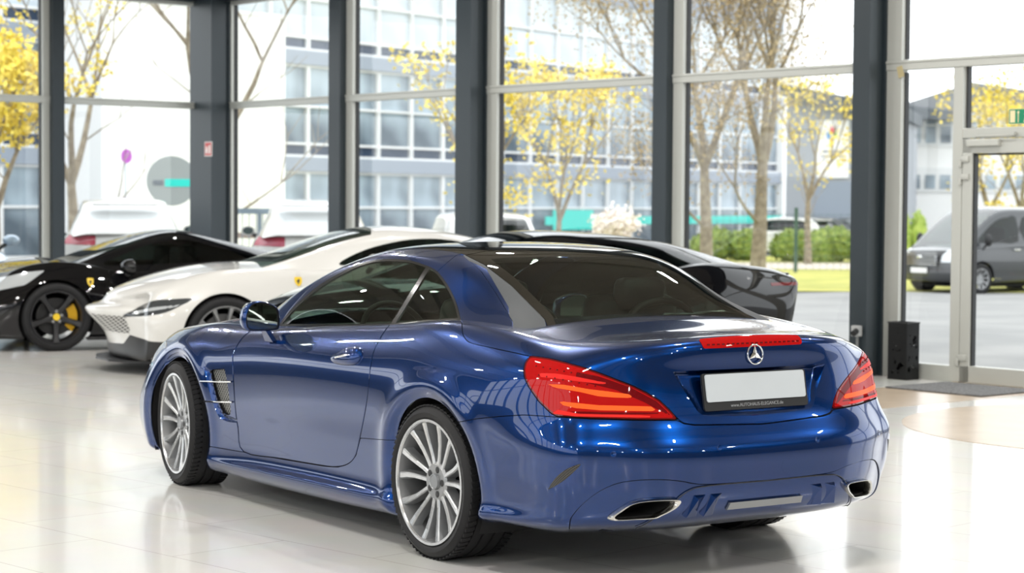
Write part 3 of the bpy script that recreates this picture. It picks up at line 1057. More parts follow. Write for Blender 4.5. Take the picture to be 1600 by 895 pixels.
# number plate in its holder
Mp = frame((-1.022, 0, .770), (0, -1, 0), (.178, 0, 1))
bm = bmesh.new(); prism(bm, round_rect(.545, .150, .012), .010, Mp @ Matrix.Translation((0, -.012, -.012)))
ph = bm_obj('plate_holder', bm, MT['black'], car)
bm = bmesh.new(); prism(bm, round_rect(.520, .110, .010), .005, Mp @ Matrix.Translation((0, .003, -.001)))
pl = bm_obj('number_plate', bm, MT['plate'], ph)
tag(pl, 'blank pale number plate')
text_mesh('holder_lettering', 'www.AUTOHAUS-ELEGANCE.de', .0195, Mp @ Matrix.Translation((0, -.0695, -.0012)), MT['letter'], ph, .0004)
# park sensors
for y, z in ((.258, .548), (-.258, .548), (.70, .54), (-.70, .54)):
    ls, ns_ = outline_on(body_bv, [(y, z)], 'x', -2.5, 1)
    if ls:
        bm = bmesh.new(); Mx = frame(ls[0], ns_[0].cross(Vector((0, 0, 1))), (0, 0, 1))
        lathe(bm, [(0, .001), (.010, .001), (.0115, .0018), (.0125, 0)], 20, Matrix.Translation(ls[0]) @ ns_[0].to_track_quat('Z', 'Y').to_matrix().to_4x4())
        into_car(bm_obj('parking_sensor', bm, MT['blue_plain'], car, True))
# bumper corner slit with dark mesh
SLIT = [(857, 763.3), (862, 762.4), (884, 748.5), (906.5, 727), (905.4, 725), (893, 729), (879.5, 736.5), (867, 748)]
for sgn in (1, -1):
    q = full_body.clip(full_body.V[:, 1] * sgn - .3)
    q = q.clip(np.where(q.V[:, 0] < -.3, inpoly(PX(q.V), smooth_poly(SLIT, 4)), -50))
    tag(q.offset(.0015).obj('bumper_slit', MT['slit_mesh'], car), 'dark mesh slit in the bumper corner')

# exhaust tips
for sgn in (1, -1):
    ls, ns_ = outline_on(body_bv, smooth_poly(EXO, 3), 'cam', 0, 0)
    ls = [Vector((l.x, l.y * sgn, l.z)) for l in ls]
    c = sum(ls, Vector()) / len(ls)
    def ringv(bm, sc, dx):
        out = []
        for l in ls:
            q = c + (l - c) * sc
            q.x += dx
            # narrow by a constant wall rather than in proportion
            out.append(bm.verts.new(q))
        return out
    bm = bmesh.new()
    seq = [(.99, .03), (1.01, -.010), (.985, -.018), (.90, -.017), (.84, -.004), (.80, .06)]
    rg_ = [ringv(bm, *q) for q in seq]
    m = len(ls)
    for A, Bq in zip(rg_[:-1], rg_[1:]):
        for k in range(m): bm.faces.new((A[k], A[(k + 1) % m], Bq[(k + 1) % m], Bq[k])).smooth = True
    et = into_car(bm_obj('exhaust_tip', bm, MT['satin'], car, True, math.radians(50)))
    tag(et, 'bright metal exhaust tip')
    bm = bmesh.new()
    A = ringv(bm, .81, .02); Bq = ringv(bm, .76, .14)
    for k in range(m): bm.faces.new((A[k], A[(k + 1) % m], Bq[(k + 1) % m], Bq[k]))
    bm.faces.new(Bq)
    bm_obj('exhaust_bore', bm, MT['void'], et)
# centre of the diffuser: raised panel, four fins and the clear lamp
def cam_slab(poly, off, depth, name, mat, parent, sm=0, mir=False, label=None):
    for sgn in ((1, -1) if mir else (1,)):
        ls, ns_ = outline_on(body_bv, smooth_poly(poly, sm) if sm else poly, 'cam', 0, 0)
        bm = bmesh.new()
        a = [bm.verts.new(((l + n_ * off).x, (l + n_ * off).y * sgn, (l + n_ * off).z)) for l, n_ in zip(ls, ns_)]
        b = [bm.verts.new(((l - n_ * depth).x, (l - n_ * depth).y * sgn, (l - n_ * depth).z)) for l, n_ in zip(ls, ns_)]
        k_ = len(a)
        bm.faces.new(a); bm.faces.new(b[::-1])
        for i in range(k_): bm.faces.new((a[i], a[(i + 1) % k_], b[(i + 1) % k_], b[i]))
        o = bm_obj(name, bm, mat, parent)
        if label: tag(o, label)
lamp_yz = [(-.19 + .38 * k / 10, .323) for k in range(11)] + [(.195 - .39 * k / 10, .293) for k in range(11)]
pts = on_x(lamp_yz, .006)
bm = bmesh.new(); plate_from(pts, .012, bm)
tag(bm_obj('reversing_lamp', bm, MT['lens_grey'], apron_o), 'clear reversing lamp strip')
for y0 in (.235, .315, -.235, -.315):
    bm = bmesh.new()
    s = 1 if y0 > 0 else -1
    base = on_x([(y0, .365), (y0 + s * .055, .365), (y0 + s * .085, .285), (y0 + s * .015, .275)], -.004)
    ridge = on_x([(y0 + s * .045, .350), (y0 + s * .075, .275)], .017)
    v = [bm.verts.new(p) for p in base]; w = [bm.verts.new(p) for p in ridge]
    bm.faces.new((v[0], v[1], w[0])); bm.faces.new((v[1], v[2], w[1], w[0])); bm.faces.new((v[3], v[0], w[0], w[1])); bm.faces.new((v[2], v[3], w[1])); bm.faces.new(v[::-1])
    bm_obj('diffuser_fin', bm, B, apron_o)
# the groove that frames the middle of the apron
fr_pts = [(.56, .235), (.47, .33), (.40, .385), (.30, .40), (0, .40), (-.30, .40), (-.40, .385), (-.47, .33), (-.56, .235)]
g3 = on_x([tuple(p) for p in smooth_poly(fr_pts, 6, False)], .001)
bm = bmesh.new(); tube(bm, g3, .0022, 6)
bm_obj('apron_groove', bm, MT['black'], apron_o)

# ---------------------------------------------------------------- mirrors, handles, vent fins
for sgn in (1, -1):
    bm = bmesh.new()
    # housing: rounded shell, flat open back with the glass (faces rearwards)
    cx, cy, cz = 1.535, .925, .945
    outl = smooth_poly([(-.095, -.055), (-.09, .03), (-.045, .062), (.02, .075), (.07, .062), (.098, .02), (.10, -.04), (.075, -.066), (0, -.070), (-.06, -.068)], 4)
    rings = []
    for dx, sc in ((0.0, .93), (.006, 1.0), (.035, 1.0), (.07, .93), (.095, .74), (.108, .45), (.112, .12)):
        rings.append([bm.verts.new((cx + dx - .25 * p[0] * 1.0 * .35, sgn * (cy + p[0] * sc), cz + p[1] * sc)) for p in outl])
    m = len(outl)
    for A, Bq in zip(rings[:-1], rings[1:]):
        for k in range(m): bm.faces.new((A[k], A[(k + 1) % m], Bq[(k + 1) % m], Bq[k])).smooth = True
    bm.faces.new(rings[-1])
    mo = into_car(bm_obj('side_mirror', bm, B, car, True, math.radians(60)))
    bm = bmesh.new()
    bm.faces.new([bm.verts.new((cx + .004 - .25 * p[0] * .35, sgn * (cy + p[0] * .86), cz + p[1] * .86)) for p in outl])
    bm_obj('mirror_glass', bm, MT['mirror'], mo)
    bm = bmesh.new()
    bm.faces.new([bm.verts.new((cx + .006 - .25 * p[0] * .35, sgn * (cy + p[0] * .95), cz + p[1] * .95)) for p in outl])
    bm_obj('mirror_bezel', bm, MT['black'], mo)
    bm = bmesh.new()
    prism(bm, [(-.035, 0), (.05, 0), (.03, .07), (-.015, .07)], .022, frame((cx + .03, sgn * (.875), cz - .125), (1, 0, 0), (0, sgn * .55, 1)))
    bm_obj('mirror_foot', bm, B, mo)
    # door handle: cup and bow
    d_o = parts['door'][0 if sgn > 0 else 1]
    HND = smooth_poly([(519, 561.5), (526, 554.5), (541, 546.6), (553, 542), (564, 543), (566, 550), (562, 561), (556, 568.5), (545, 571.5), (530, 570), (521.5, 567)], 3)
    hl, hn = outline_on(body_bv, HND, 'cam', 0, 0)
    n3 = sum(hn, Vector()).normalized(); cc = sum(hl, Vector()) / len(hl)
    flip = Matrix.Scale(sgn, 4, (0, 1, 0))
    rings = []
    bm = bmesh.new()
    for h_, sc in ((-.004, 1.0), (.010, .97), (.020, .86), (.027, .62), (.030, .3)):
        rings.append([bm.verts.new(flip @ (cc + (l - cc) * sc + n3 * h_)) for l in hl])
    m = len(hl)
    for A, Bq in zip(rings[:-1], rings[1:]):
        for k in range(m): bm.faces.new((A[k], A[(k + 1) % m], Bq[(k + 1) % m], Bq[k])).smooth = True
    bm.faces.new(rings[-1])
    dh = bm_obj('door_handle', bm, B, d_o, True)
    sl, sn = outline_on(body_bv, [(523, 564), (533, 560.5), (546, 558), (560, 556.5)], 'cam', 0, 0)
    bm = bmesh.new()
    tube(bm, [flip @ (l + n3 * o_) for l, o_ in zip(sl, (.012, .026, .028, .016))], [.003, .0065, .0065, .004], 8)
    bm_obj('handle_strip', bm, MT['chrome'], d_o)
    # two bright fins across the wing vent
    w_o = parts['front_wing'][0 if sgn > 0 else 1]
    for (pa, pb) in (((314.5, 595.7), (363, 596.2)), ((321, 626.9), (364.4, 628))):
        ls, ns_ = outline_on(body_bv, [pa, ((pa[0] + pb[0]) / 2, (pa[1] + pb[1]) / 2), pb], 'cam', 0, 0)
        bm = bmesh.new()
        tube(bm, [Vector((l.x, l.y * sgn, l.z)) + Vector((0, sgn * .006, 0)) for l in ls], [.0045, .0055, .0045], 8)
        tag(bm_obj('vent_fin', bm, MT['chrome'], w_o), 'bright vent fin')

# ---------------------------------------------------------------- cabin
bm = bmesh.new(); box(bm, (.85, 0, .36), (2.2, 1.5, .06)); box(bm, (-.15, 0, .72), (.5, 1.36, .30), None, .06)
into_car(bm_obj('cabin_floor', bm, MT['leather'], car))
for y in (.39, -.39):
    bm = bmesh.new()
    box(bm, (.75, y, .50), (.52, .52, .16), None, .05)
    seat = into_car(bm_obj('seat', bm, MT['leather'], car, True, math.radians(60)))
    bm = bmesh.new(); box(bm, (.40, y, .80), (.15, .50, .58), Matrix.Rotation(-.28, 4, 'Y'), .06)
    bm_obj('backrest', bm, MT['leather'], seat, True, math.radians(60))
    bm = bmesh.new(); box(bm, (.27, y, 1.085), (.10, .27, .15), Matrix.Rotation(-.2, 4, 'Y'), .04)
    bm_obj('headrest', bm, MT['leather'], seat, True, math.radians(60))
    bm = bmesh.new()
    tube(bm, [Vector((.10, y - .20, .85))] + [Vector((.10, y + .20 * math.cos(PI - PI * k / 10), .93 + .13 * math.sin(PI * k / 10))) for k in range(11)] + [Vector((.10, y + .20, .85))], .017, 8)
    into_car(bm_obj('roll_bar', bm, MT['black'], car, True))
bm = bmesh.new(); box(bm, (1.62, 0, .80), (.60, 1.46, .16), None, .06)
into_car(bm_obj('dashboard', bm, MT['leather'], car, True, math.radians(60)))
bm = bmesh.new()
Ms = frame((1.18, .39, .85), (0, -1, 0), (.45, 0, .9))
lathe(bm, [(.18 + .014 * math.cos(2 * PI * k / 10), .014 * math.sin(2 * PI * k / 10)) for k in range(10)], 48, Ms, True)
for a in (0, PI, -PI / 2):
    tube(bm, [Ms @ Vector((.04 * math.cos(a), .04 * math.sin(a), .02)), Ms @ Vector((.175 * math.cos(a), .175 * math.sin(a), 0))], .014, 8)
lathe(bm, [(0, -.03), (.055, -.03), (.06, 0), (.06, .03), (0, .03)], 24, Ms)
into_car(bm_obj('steering_wheel', bm, MT['black'], car, True))
bm = bmesh.new(); box(bm, (1.22, 0, 1.225), (.03, .21, .06), None, .012)
into_car(bm_obj('inside_mirror', bm, MT['black'], car))

# ---------------------------------------------------------------- wheels
wm = dict(tyre=MT['tyre'], rim=MT['rim'], spoke=MT['spoke'], spoke_side=MT['grey_rim'], disc=MT['disc'], calliper=MT['calliper'], dark=MT['black'], cap=pmat('grey hub cap', (.26, .27, .28), .3, .6), bolt=MT['black'])
for x, r, w, steer in ((0.0, .326, .275, 0.0), (2.585, .326, .245, -.13)):
    for s in (1, -1):
        yc = ((.925 if x == 0 else .912) - w / 2)
        w_ = make_car_wheel(car, (x - 1.2, s * yc, .325), r, .268, w, s, wm, 14, .0, steer, 'multi', (PI - .6, PI + .4) if s > 0 else (-.4, .6), bolts=True)
for o in car.children:
    if o.type == 'MESH':
        o.matrix_parent_inverse = CINV
# ------------------------------------------------------------------ generic car shells for the cars around the roadster
def lerp(a, b, t): return a + (b - a) * t
def side_levels(ws, zs, wm, zm, wb, zb):
    return [(ws - .09, zs), (ws, zs + .012), (lerp(ws, wm, .45), lerp(zs, zm, .28)), (lerp(ws, wm, .85), lerp(zs, zm, .62)), (wm, zm),
            (lerp(wm, wb, .22), lerp(zm, zb, .45)), (lerp(wm, wb, .58), lerp(zm, zb, .80)), (wb, zb)]

class Shell:
    """a body tub + greenhouse with its own frame (origin under the rear axle, x forward)"""
    def __init__(s, root, tab, rear, front, crown, sec, wb, lv=3, pf=2.6):
        s.root = root; s.wb = wb
        s.M = np.array(root.matrix_basis) if False else None
        t = {x: side_levels(*v) for x, v in tab.items()}
        xs = sorted(tab)
        st = list(np.linspace(xs[0], xs[-1], 12))
        (rc, rk), (fc, fk) = rear, front
        V, F, M, rows = body_cage(st, table_prof(t), rc, rk, fc, fk, crown, tr=(.3, .6, .85), pr=3.4, pf=pf)
        F = orient(V, F)
        s.body = subdivide(V, F, lv)
        s.bv = s.body.bvh()
        secs = []
        for x, zt, yr, zr, yb, zb in sec:
            secs.append((x, [(0, zt), (.5 * yr, zt - .10 * (zt - zr)), (.82 * yr, zt - .42 * (zt - zr)), (yr, zr), (lerp(yr, yb, .22), lerp(zr, zb, .2)), (lerp(yr, yb, .62), lerp(zr, zb, .6)), (yb, zb)]))
        V, F = house_cage(secs)
        F = orient(V, F)
        s.house = subdivide(V, F, 4)
        if s.house.N[np.argmax(s.house.V[:, 2])][2] < 0:
            s.house = Surf(s.house.V, -s.house.N, s.house.T[:, ::-1])
        a = root.rotation_euler[2]
        s.c, s.s_ = math.cos(a), math.sin(a)
        s.o = np.array(root.location)
    def world(s, V):
        return np.stack([s.o[0] + V[:, 0] * s.c - V[:, 1] * s.s_, s.o[1] + V[:, 0] * s.s_ + V[:, 1] * s.c, V[:, 2] + s.o[2]], 1)
    def px(s, poly, mir=True):
        poly = np.array(poly, float)
        return lambda V: inpoly(proj(s.world(mirrored(V) if mir else V)), poly)
    def xz(s, poly):
        poly = np.array(poly, float)
        return lambda V: np.where(np.abs(V[:, 1]) > .3, inpoly(V[:, [0, 2]], poly), -1)
    def arches(s, R=.36, zc=.335, x0=0.0):
        for cx in (x0, s.wb):
            f = lambda V: np.minimum(R - np.hypot(V[:, 0] - cx, V[:, 2] - zc), np.abs(V[:, 1]) - .45)
            s.body = s.body.clip(-f(s.body.V))
    def inner(s, zc=.335, R=.39):
        for cx in (0.0, s.wb):
            for sg in (1, -1):
                bm = bmesh.new()
                ra, rb = [], []
                for k in range(17):
                    a = math.radians(-25 + 230 * k / 16)
                    ra.append(bm.verts.new((cx + R * math.cos(a), sg * .90, zc + R * math.sin(a)))); rb.append(bm.verts.new((cx + R * math.cos(a), sg * .5, zc + R * math.sin(a))))
                for k in range(16): bm.faces.new((ra[k], ra[k + 1], rb[k + 1], rb[k]))
                bm.faces.new(rb)
                bm_obj('wheel_house', bm, MT['void'], s.root)
        bm = bmesh.new(); box(bm, (s.wb / 2, 0, .20), (s.wb + 1.2, .98, .06)); box(bm, (s.wb / 2, 0, .19), (s.wb - .85, 1.6, .06))
        bm_obj('underbody', bm, MT['void'], s.root)
    def LRput(s, surf, name, mat, thick=.008, label=None):
        for p in LR(surf):
            if len(p.T):
                o = p.obj(name, mat, s.root, thick)
                if label: tag(o, label)
    def wheels(s, r, rr, w, mats, spokes, style, yw, steer=0.0, rot=0.0, name='wheel', cal=None, cap=None):
        for x, stv in ((0.0, 0.0), (s.wb, steer)):
            for sg in (1, -1):
                make_car_wheel(s.root, (x, sg * (yw - w / 2), r), r, rr, w, sg, mats, spokes, rot, stv, style, cal or ((-.45, .45) if x else (PI - .45, PI + .45)), cap=cap, bolts='bolt' in mats)

def end_cols(cx, zs, kx, ky, kz=None):
    """centre line and corner columns from 8 levels"""
    return [(x, z) for x, z in zip(cx, zs)], [(x, y, z) for x, y, z in zip(kx, ky, kz or zs)]

def mirror_pair(root, x, y, z, w, h, d, paint, glass=True, name='side_mirror'):
    for sg in (1, -1):
        bm = bmesh.new()
        bmesh.ops.create_uvsphere(bm, u_segments=16, v_segments=10, radius=.5, matrix=Matrix.Translation((x, sg * y, z)) @ Matrix.Diagonal((d, w, h, 1)))
        for v in bm.verts:
            if v.co.x < x - d * .12: v.co.x = x - d * .12
        o = bm_obj(name, bm, paint, root, True, math.radians(50))
        bm = bmesh.new(); tube(bm, [(x, sg * (y - w * .3), z - h * .3), (x + .02, sg * (y - w * .75), z - h * .75)], [.03, .022], 8)
        bm_obj('mirror_foot', bm, MT['black'], o)
        bm = bmesh.new(); bmesh.ops.create_circle(bm, cap_ends=True, radius=.42, segments=20, matrix=Matrix.Translation((x - d * .125, sg * y, z)) @ Matrix.Rotation(-PI / 2, 4, 'Y') @ Matrix.Diagonal((h * .9, w * .9, 1, 1)))
        bm_obj('mirror_glass', bm, MT['mirror'], o)

YEL = pmat('badge yellow', (.80, .55, .03), .35)
MT['white_paint'] = car_paint('white pearl paint', (.62, .612, .585), .0, .35)
MT['black_paint'] = car_paint('black paint', (.004, .004, .005), .0, .30, spec=0.0)
MT['tint'] = glass_mat('dark tinted glass', (.10, .13, .12))
MT['coated_glass'] = glass_mat('coated windscreen glass', (.42, .52, .47), 2.3)
MT['green_glass'] = glass_mat('greenish glass', (.42, .52, .47))

def shield(sh, pxy, label, h=.085):
    """small yellow shield with a rearing animal mark, laid on the wing"""
    ls, ns = [], []
    o = Vector(CAMO) ; d = Vector(ray(*pxy)).normalized()
    Mi = sh.root.matrix_basis.inverted()
    lo, ld = Mi @ o, (Mi.to_3x3() @ d)
    loc, n, i, _ = sh.bv.ray_cast(lo, ld)
    if loc is None: return
    if n.dot(ld) > 0: n = -n
    loc = loc + n * .003
    Mx = frame(loc, (-1, 0, 0) if n.y > 0 else (1, 0, 0), (0, 0, 1)) if abs(n.z) < .3 else frame(loc, (-1, 0, 0), Vector((0, 0, 1)) - n * n.z)
    x = Vector((-1, 0, 0)); x = (x - n * x.dot(n)).normalized(); y = n.cross(x)
    if y.z < 0: y = -y; x = -x
    Mx = Matrix(((x.x, y.x, n.x, loc.x), (x.y, y.y, n.y, loc.y), (x.z, y.z, n.z, loc.z), (0, 0, 0, 1)))
    bm = bmesh.new()
    k = h / .085
    out = smooth_poly([(-.030, .040), (0, .043), (.030, .040), (.031, .0), (.020, -.028), (0, -.045), (-.020, -.028), (-.031, 0)], 3)
    prism(bm, [(p[0] * k, p[1] * k) for p in out], .003, Mx)
    o = bm_obj('shield_badge', bm, YEL, sh.root); tag(o, label)
    bm = bmesh.new()
    hp = [(-.004, -.030), (.000, -.030), (.002, -.012), (.010, -.018), (.013, -.015), (.006, -.004), (.014, .006), (.018, .004), (.019, .008), (.012, .013), (.010, .022), (.004, .026), (.002, .020), (-.004, .012), (-.010, .008), (-.016, .014), (-.017, .006), (-.008, -.004), (-.010, -.014), (-.006, -.020)]
    prism(bm, [(p[0] * k, p[1] * k) for p in hp], .001, Mx @ Matrix.Translation((0, 0, .003)))
    bm_obj('badge_mark', bm, MT['black'], o)

# ================================================================== black mid-engined sports car, far left
th = math.radians(79)
f8p = np.array([11.84, -1.97]); c_, s_ = math.cos(th), math.sin(th)
ox = f8p - 2.65 * np.array([c_, s_]) - .90 * np.array([-s_, c_])
root = empty('sports_car', (ox[0], ox[1], 0), th, 'black low sports car with black wheels and yellow brake callipers, far left', 'car')
tab = {-.62: (.82, .22, .93, .62, .74, .88), 0: (.93, .13, .985, .64, .82, .93), .6: (.90, .12, .965, .52, .80, .88), 1.3: (.90, .11, .93, .48, .80, .79), 2.0: (.90, .11, .94, .48, .82, .79), 2.65: (.92, .12, .98, .60, .82, .885), 3.05: (.90, .12, .965, .48, .78, .79)}
zsl = [.13, .14, .22, .32, .42, .50, .56, .60]
fr = end_cols([3.45, 3.58, 3.64, 3.66, 3.65, 3.62, 3.56, 3.46], zsl, [3.30, 3.42, 3.47, 3.48, 3.46, 3.42, 3.36, 3.26], [.70, .84, .87, .87, .86, .83, .78, .70], [.13, .14, .22, .32, .42, .50, .57, .63])
rr_ = end_cols([-.80, -.90, -.94, -.95, -.95, -.94, -.92, -.86], [.25, .27, .38, .52, .64, .74, .82, .90], [-.72, -.78, -.80, -.80, -.79, -.78, -.76, -.72], [.66, .78, .84, .86, .86, .83, .78, .70])
sec = [(-.7, .90, .45, .89, .62, .86), (-.2, .92, .46, .91, .70, .88), (.25, .965, .48, .94, .74, .87), (.8, 1.09, .54, 1.02, .78, .845), (1.25, 1.195, .57, 1.115, .79, .79), (1.6, 1.165, .58, 1.09, .79, .785), (2.0, 1.04, .60, .98, .79, .79), (2.35, .90, .63, .875, .78, .80), (2.65, .79, .66, .78, .74, .77)]
sh = Shell(root, tab, rr_, fr, lambda x: float(np.interp(x, [-.9, 0, 2.2, 2.65, 3.2, 3.5], [.0, .02, .0, -.07, -.03, 0])), sec, 2.65)
sh.arches(.375, .335)
P = MT['black_paint']
win = smooth_poly([(.45, .90), (.62, .90), (1.3, .86), (1.9, .84), (2.15, .85), (1.95, .94), (1.7, 1.035), (1.5, 1.075), (1.25, 1.095), (.95, 1.02)], 3)
sw, sh.house = sh.house.split(sh.xz(win), .0)
wsf = lambda V: V[:, 0] - 1.52 - .25 * np.clip(np.abs(V[:, 1]) / .6, 0, 1) ** 2
pil = lambda V: np.abs(V[:, 1]) - np.interp(V[:, 0], [0, 1.6, 2.75], [.50, .52, .62])
scr, roof = sh.house.split(wsf, .0)
pl_, scr = scr.split(pil, .0)
fg, bodyp = sh.body.split(lambda V: V[:, 0] - 2.15, .002)
dr, bodyp = bodyp.split(sh.xz([(2.10, .2), (2.12, .80), (1.0, .86), (.75, .6), (.85, .25), (1.0, .16)]), .002)
roof.obj('roof', P, root, .006); sh.LRput(pl_, 'windscreen_pillar', P); scr.obj('windscreen', MT['coated_glass'], root); sh.LRput(sw, 'side_window', MT['tint'], 0)
fg.obj('front_body', P, root, .01); bodyp.obj('rear_body', P, root, .01); sh.LRput(dr, 'door', P, .01)
bm = bmesh.new(); box(bm, (1.4, 0, .45), (2.0, 1.4, .3)); box(bm, (1.25, .38, .78), (.2, .45, .5), None, .06); box(bm, (1.25, -.38, .78), (.2, .45, .5), None, .06); box(bm, (2.1, 0, .72), (.4, 1.35, .12), None, .04); bm_obj('cabin', bm, MT['leather'], root)
sh.inner()
mirror_pair(root, 1.92, .98, .83, .26, .16, .22, P)
f8m = dict(tyre=MT['tyre'], rim=MT['black'], spoke=pmat('black wheel paint', (.02, .02, .022), .35), spoke_side=MT['black'], disc=MT['black'], calliper=pmat('yellow calliper', (.75, .42, .01), .35), dark=MT['black'], bolt=pmat('bolt steel', (.3, .3, .3), .4, .8))
sh.wheels(.338, .262, .25, f8m, 5, 'five', .975, 0, .3, cal=(PI - .75, PI + .62), cap=YEL)
shield(sh, (141, 441), 'yellow shield badge on the front wing')
for sg in (1, -1):
    bm = bmesh.new(); box(bm, (1.5, sg * .93, .12), (1.7, .10, .03), None, .01); bm_obj('side_skirt', bm, MT['black'], root)
hl_poly = [(2.95, .66), (3.22, .60), (3.34, .62), (3.25, .70), (2.95, .78), (2.75, .80)]
hd, _ = sh.body.split(sh.xz(hl_poly))
sh.LRput(hd.offset(.002), 'headlight', MT['lens_clear'], .004)

# ================================================================== white front-engined coupe
th = math.radians(76)
wpt = un(354, 526, z=.34)[:2]; c_, s_ = math.cos(th), math.sin(th)
ox = wpt - 2.67 * np.array([c_, s_]) - .97 * np.array([-s_, c_])
root = empty('coupe', (ox[0], ox[1], 0), th, 'pearl white coupe with slim headlights and a yellow shield badge, behind the blue roadster', 'car')
tab = {-.62: (.82, .22, .93, .62, .74, .90), 0: (.92, .13, .985, .66, .80, .955), .6: (.90, .12, .955, .54, .79, .925), 1.3: (.90, .11, .93, .50, .79, .895), 2.0: (.90, .11, .94, .52, .78, .895), 2.35: (.90, .11, .955, .56, .76, .90), 2.67: (.92, .12, .985, .62, .74, .895), 3.05: (.90, .14, .965, .54, .68, .80), 3.25: (.86, .16, .92, .48, .62, .715)}
fr = end_cols([3.42, 3.50, 3.52, 3.57, 3.65, 3.72, 3.70, 3.58], [.13, .14, .24, .36, .45, .525, .575, .615], [3.26, 3.33, 3.33, 3.33, 3.34, 3.34, 3.31, 3.24], [.66, .80, .82, .81, .79, .76, .68, .54], [.13, .14, .24, .36, .46, .53, .59, .66])
rr_ = end_cols([-.80, -.92, -.96, -.97, -.97, -.96, -.94, -.88], [.25, .27, .38, .52, .64, .76, .85, .93], [-.70, -.76, -.78, -.78, -.77, -.76, -.74, -.70], [.66, .78, .84, .86, .86, .83, .78, .70])
sec = [(-.75, .94, .45, .92, .60, .88), (-.4, 1.02, .48, .97, .68, .90), (0, 1.13, .50, 1.06, .735, .92), (.45, 1.23, .53, 1.15, .76, .92), (.85, 1.275, .56, 1.19, .77, .90), (1.2, 1.265, .57, 1.18, .77, .885), (1.6, 1.175, .58, 1.105, .77, .885), (2.0, 1.03, .60, .99, .76, .885), (2.35, .915, .62, .90, .72, .875)]
sh = Shell(root, tab, rr_, fr, lambda x: float(np.interp(x, [-.9, 0, 1.8, 2.3, 2.8, 3.3, 3.6], [.0, .03, .06, .05, .03, .02, 0])), sec, 2.67, pf=1.9)
sh.arches(.375, .34)
P = MT['white_paint']
win = smooth_poly([(-.05, 1.0), (.4, .955), (1.0, .935), (1.45, .935), (1.62, .95), (1.42, 1.05), (1.18, 1.12), (.9, 1.165), (.6, 1.165), (.25, 1.11)], 3)
sw, sh.house = sh.house.split(sh.xz(win), .0)
wsf = lambda V: V[:, 0] - 1.18 - .12 * np.clip(np.abs(V[:, 1]) / .6, 0, 1) ** 2
pil = lambda V: np.abs(V[:, 1]) - np.interp(V[:, 0], [0, 1.3, 2.35], [.50, .515, .60])
scr, roof = sh.house.split(wsf, .0)
pl_, scr = scr.split(pil, .0)
rwf = lambda V: np.minimum(.25 - V[:, 0], np.interp(V[:, 0], [-.75, .25], [.40, .46]) - np.abs(V[:, 1]))
rwn, roof = roof.split(rwf, 0)
bon, bodyp = sh.body.split(lambda V: np.where(V[:, 2] > .55, np.minimum(V[:, 0] - 2.1, np.interp(V[:, 0], [2, 2.7, 3.3], [.70, .62, .45]) - np.abs(V[:, 1])), -1), .002)
lamp_px = [(191, 494), (206, 485), (222, 476), (240, 469), (262, 467), (302, 466), (285, 476), (262, 487), (240, 492), (215, 494)]
front = lambda f: (lambda V: np.where(V[:, 0] > 2.2, f(V), -50))
hd, bodyp = bodyp.split(front(sh.px(smooth_poly(lamp_px, 3))), .3)
gr_px = [(141, 491), (165, 488), (193, 491), (208, 494), (203, 506), (190, 515), (165, 519), (158, 513), (148, 502)]
gr_f = lambda V: np.where((V[:, 0] > 3.2) & (np.abs(V[:, 1]) < .62), np.minimum(.075 - np.abs(V[:, 2] - .43), .62 - np.abs(V[:, 1])) * 100, -50)
grl, bodyp = bodyp.split(gr_f, 0)
low_f = lambda V: np.where(V[:, 0] > 2.95, (np.interp(np.abs(V[:, 1]), [0, .45, .60, .9], [.24, .26, .345, .30]) - V[:, 2]), -1)
lip, bodyp = bodyp.split(low_f, 0)
fg, bodyp = bodyp.split(lambda V: V[:, 0] - 2.02, .002)
dr, bodyp = bodyp.split(sh.xz([(1.98, .2), (2.0, .92), (.75, .95), (.55, .6), (.65, .28), (.8, .16)]), .002)
bm = bmesh.new(); Sf = grl
grl.offset(.001).obj('grille', mesh_mat('perforated white grille', (.62, .61, .58), (.08, .08, .08), 30), root, .01)
bon.obj('bonnet', P, root, .01); fg.obj('front_body', P, root, .01); bodyp.obj('rear_body', P, root, .01); sh.LRput(dr, 'door', P, .01)
lip.offset(.002).obj('front_splitter', MT['black'], root, .01)
roof.obj('roof', P, root, .006); sh.LRput(pl_, 'windscreen_pillar', P); scr.obj('windscreen', MT['coated_glass'], root); sh.LRput(sw, 'side_window', MT['tint'], 0); rwn.obj('rear_window', MT['tint'], root)
for p in LR(hd):
    o = p.offset(-.003).obj('headlight', pmat('dark headlight', (.05, .055, .06), .08, .2, Coat_Weight=1.0), root, .01)
    bar = sh.px([(208, 487), (240, 480), (285, 475.5), (284, 478.5), (242, 485), (212, 490)])
    q = p.clip(bar(p.V))
    if len(q.T): tag(q.offset(.001).obj('light_strip', MT['lens_clear'], o), 'pale light strip across the headlight')
bm = bmesh.new(); box(bm, (1.2, 0, .5), (2.0, 1.4, .3)); box(bm, (.95, .38, .83), (.2, .45, .5), None, .06); box(bm, (.95, -.38, .83), (.2, .45, .5), None, .06); box(bm, (1.75, 0, .80), (.4, 1.35, .12), None, .04); bm_obj('cabin', bm, MT['leather'], root)
sh.inner()
mirror_pair(root, 1.36, .98, .98, .22, .13, .15, P)
rom = dict(tyre=MT['tyre'], rim=MT['grey_rim'], spoke=MT['rim'], spoke_side=MT['grey_rim'], disc=MT['disc'], calliper=MT['calliper'], dark=MT['black'])
sh.wheels(.34, .265, .25, rom, 10, 'ten', .975, 0, .1)
shield(sh, (466, 440), 'yellow shield badge on the white wing')
for sg in (1, -1):
    bm = bmesh.new(); prism(bm, [(3.0, .78), (3.36, .66), (3.58, .36), (3.64, 0), (3.45, 0), (3.30, .45), (2.95, .70)], .02, Matrix.Translation((0, 0, .10)) @ Matrix.Diagonal((1, sg, 1, 1)))
    bm_obj('splitter_blade', bm, MT['black'], root)

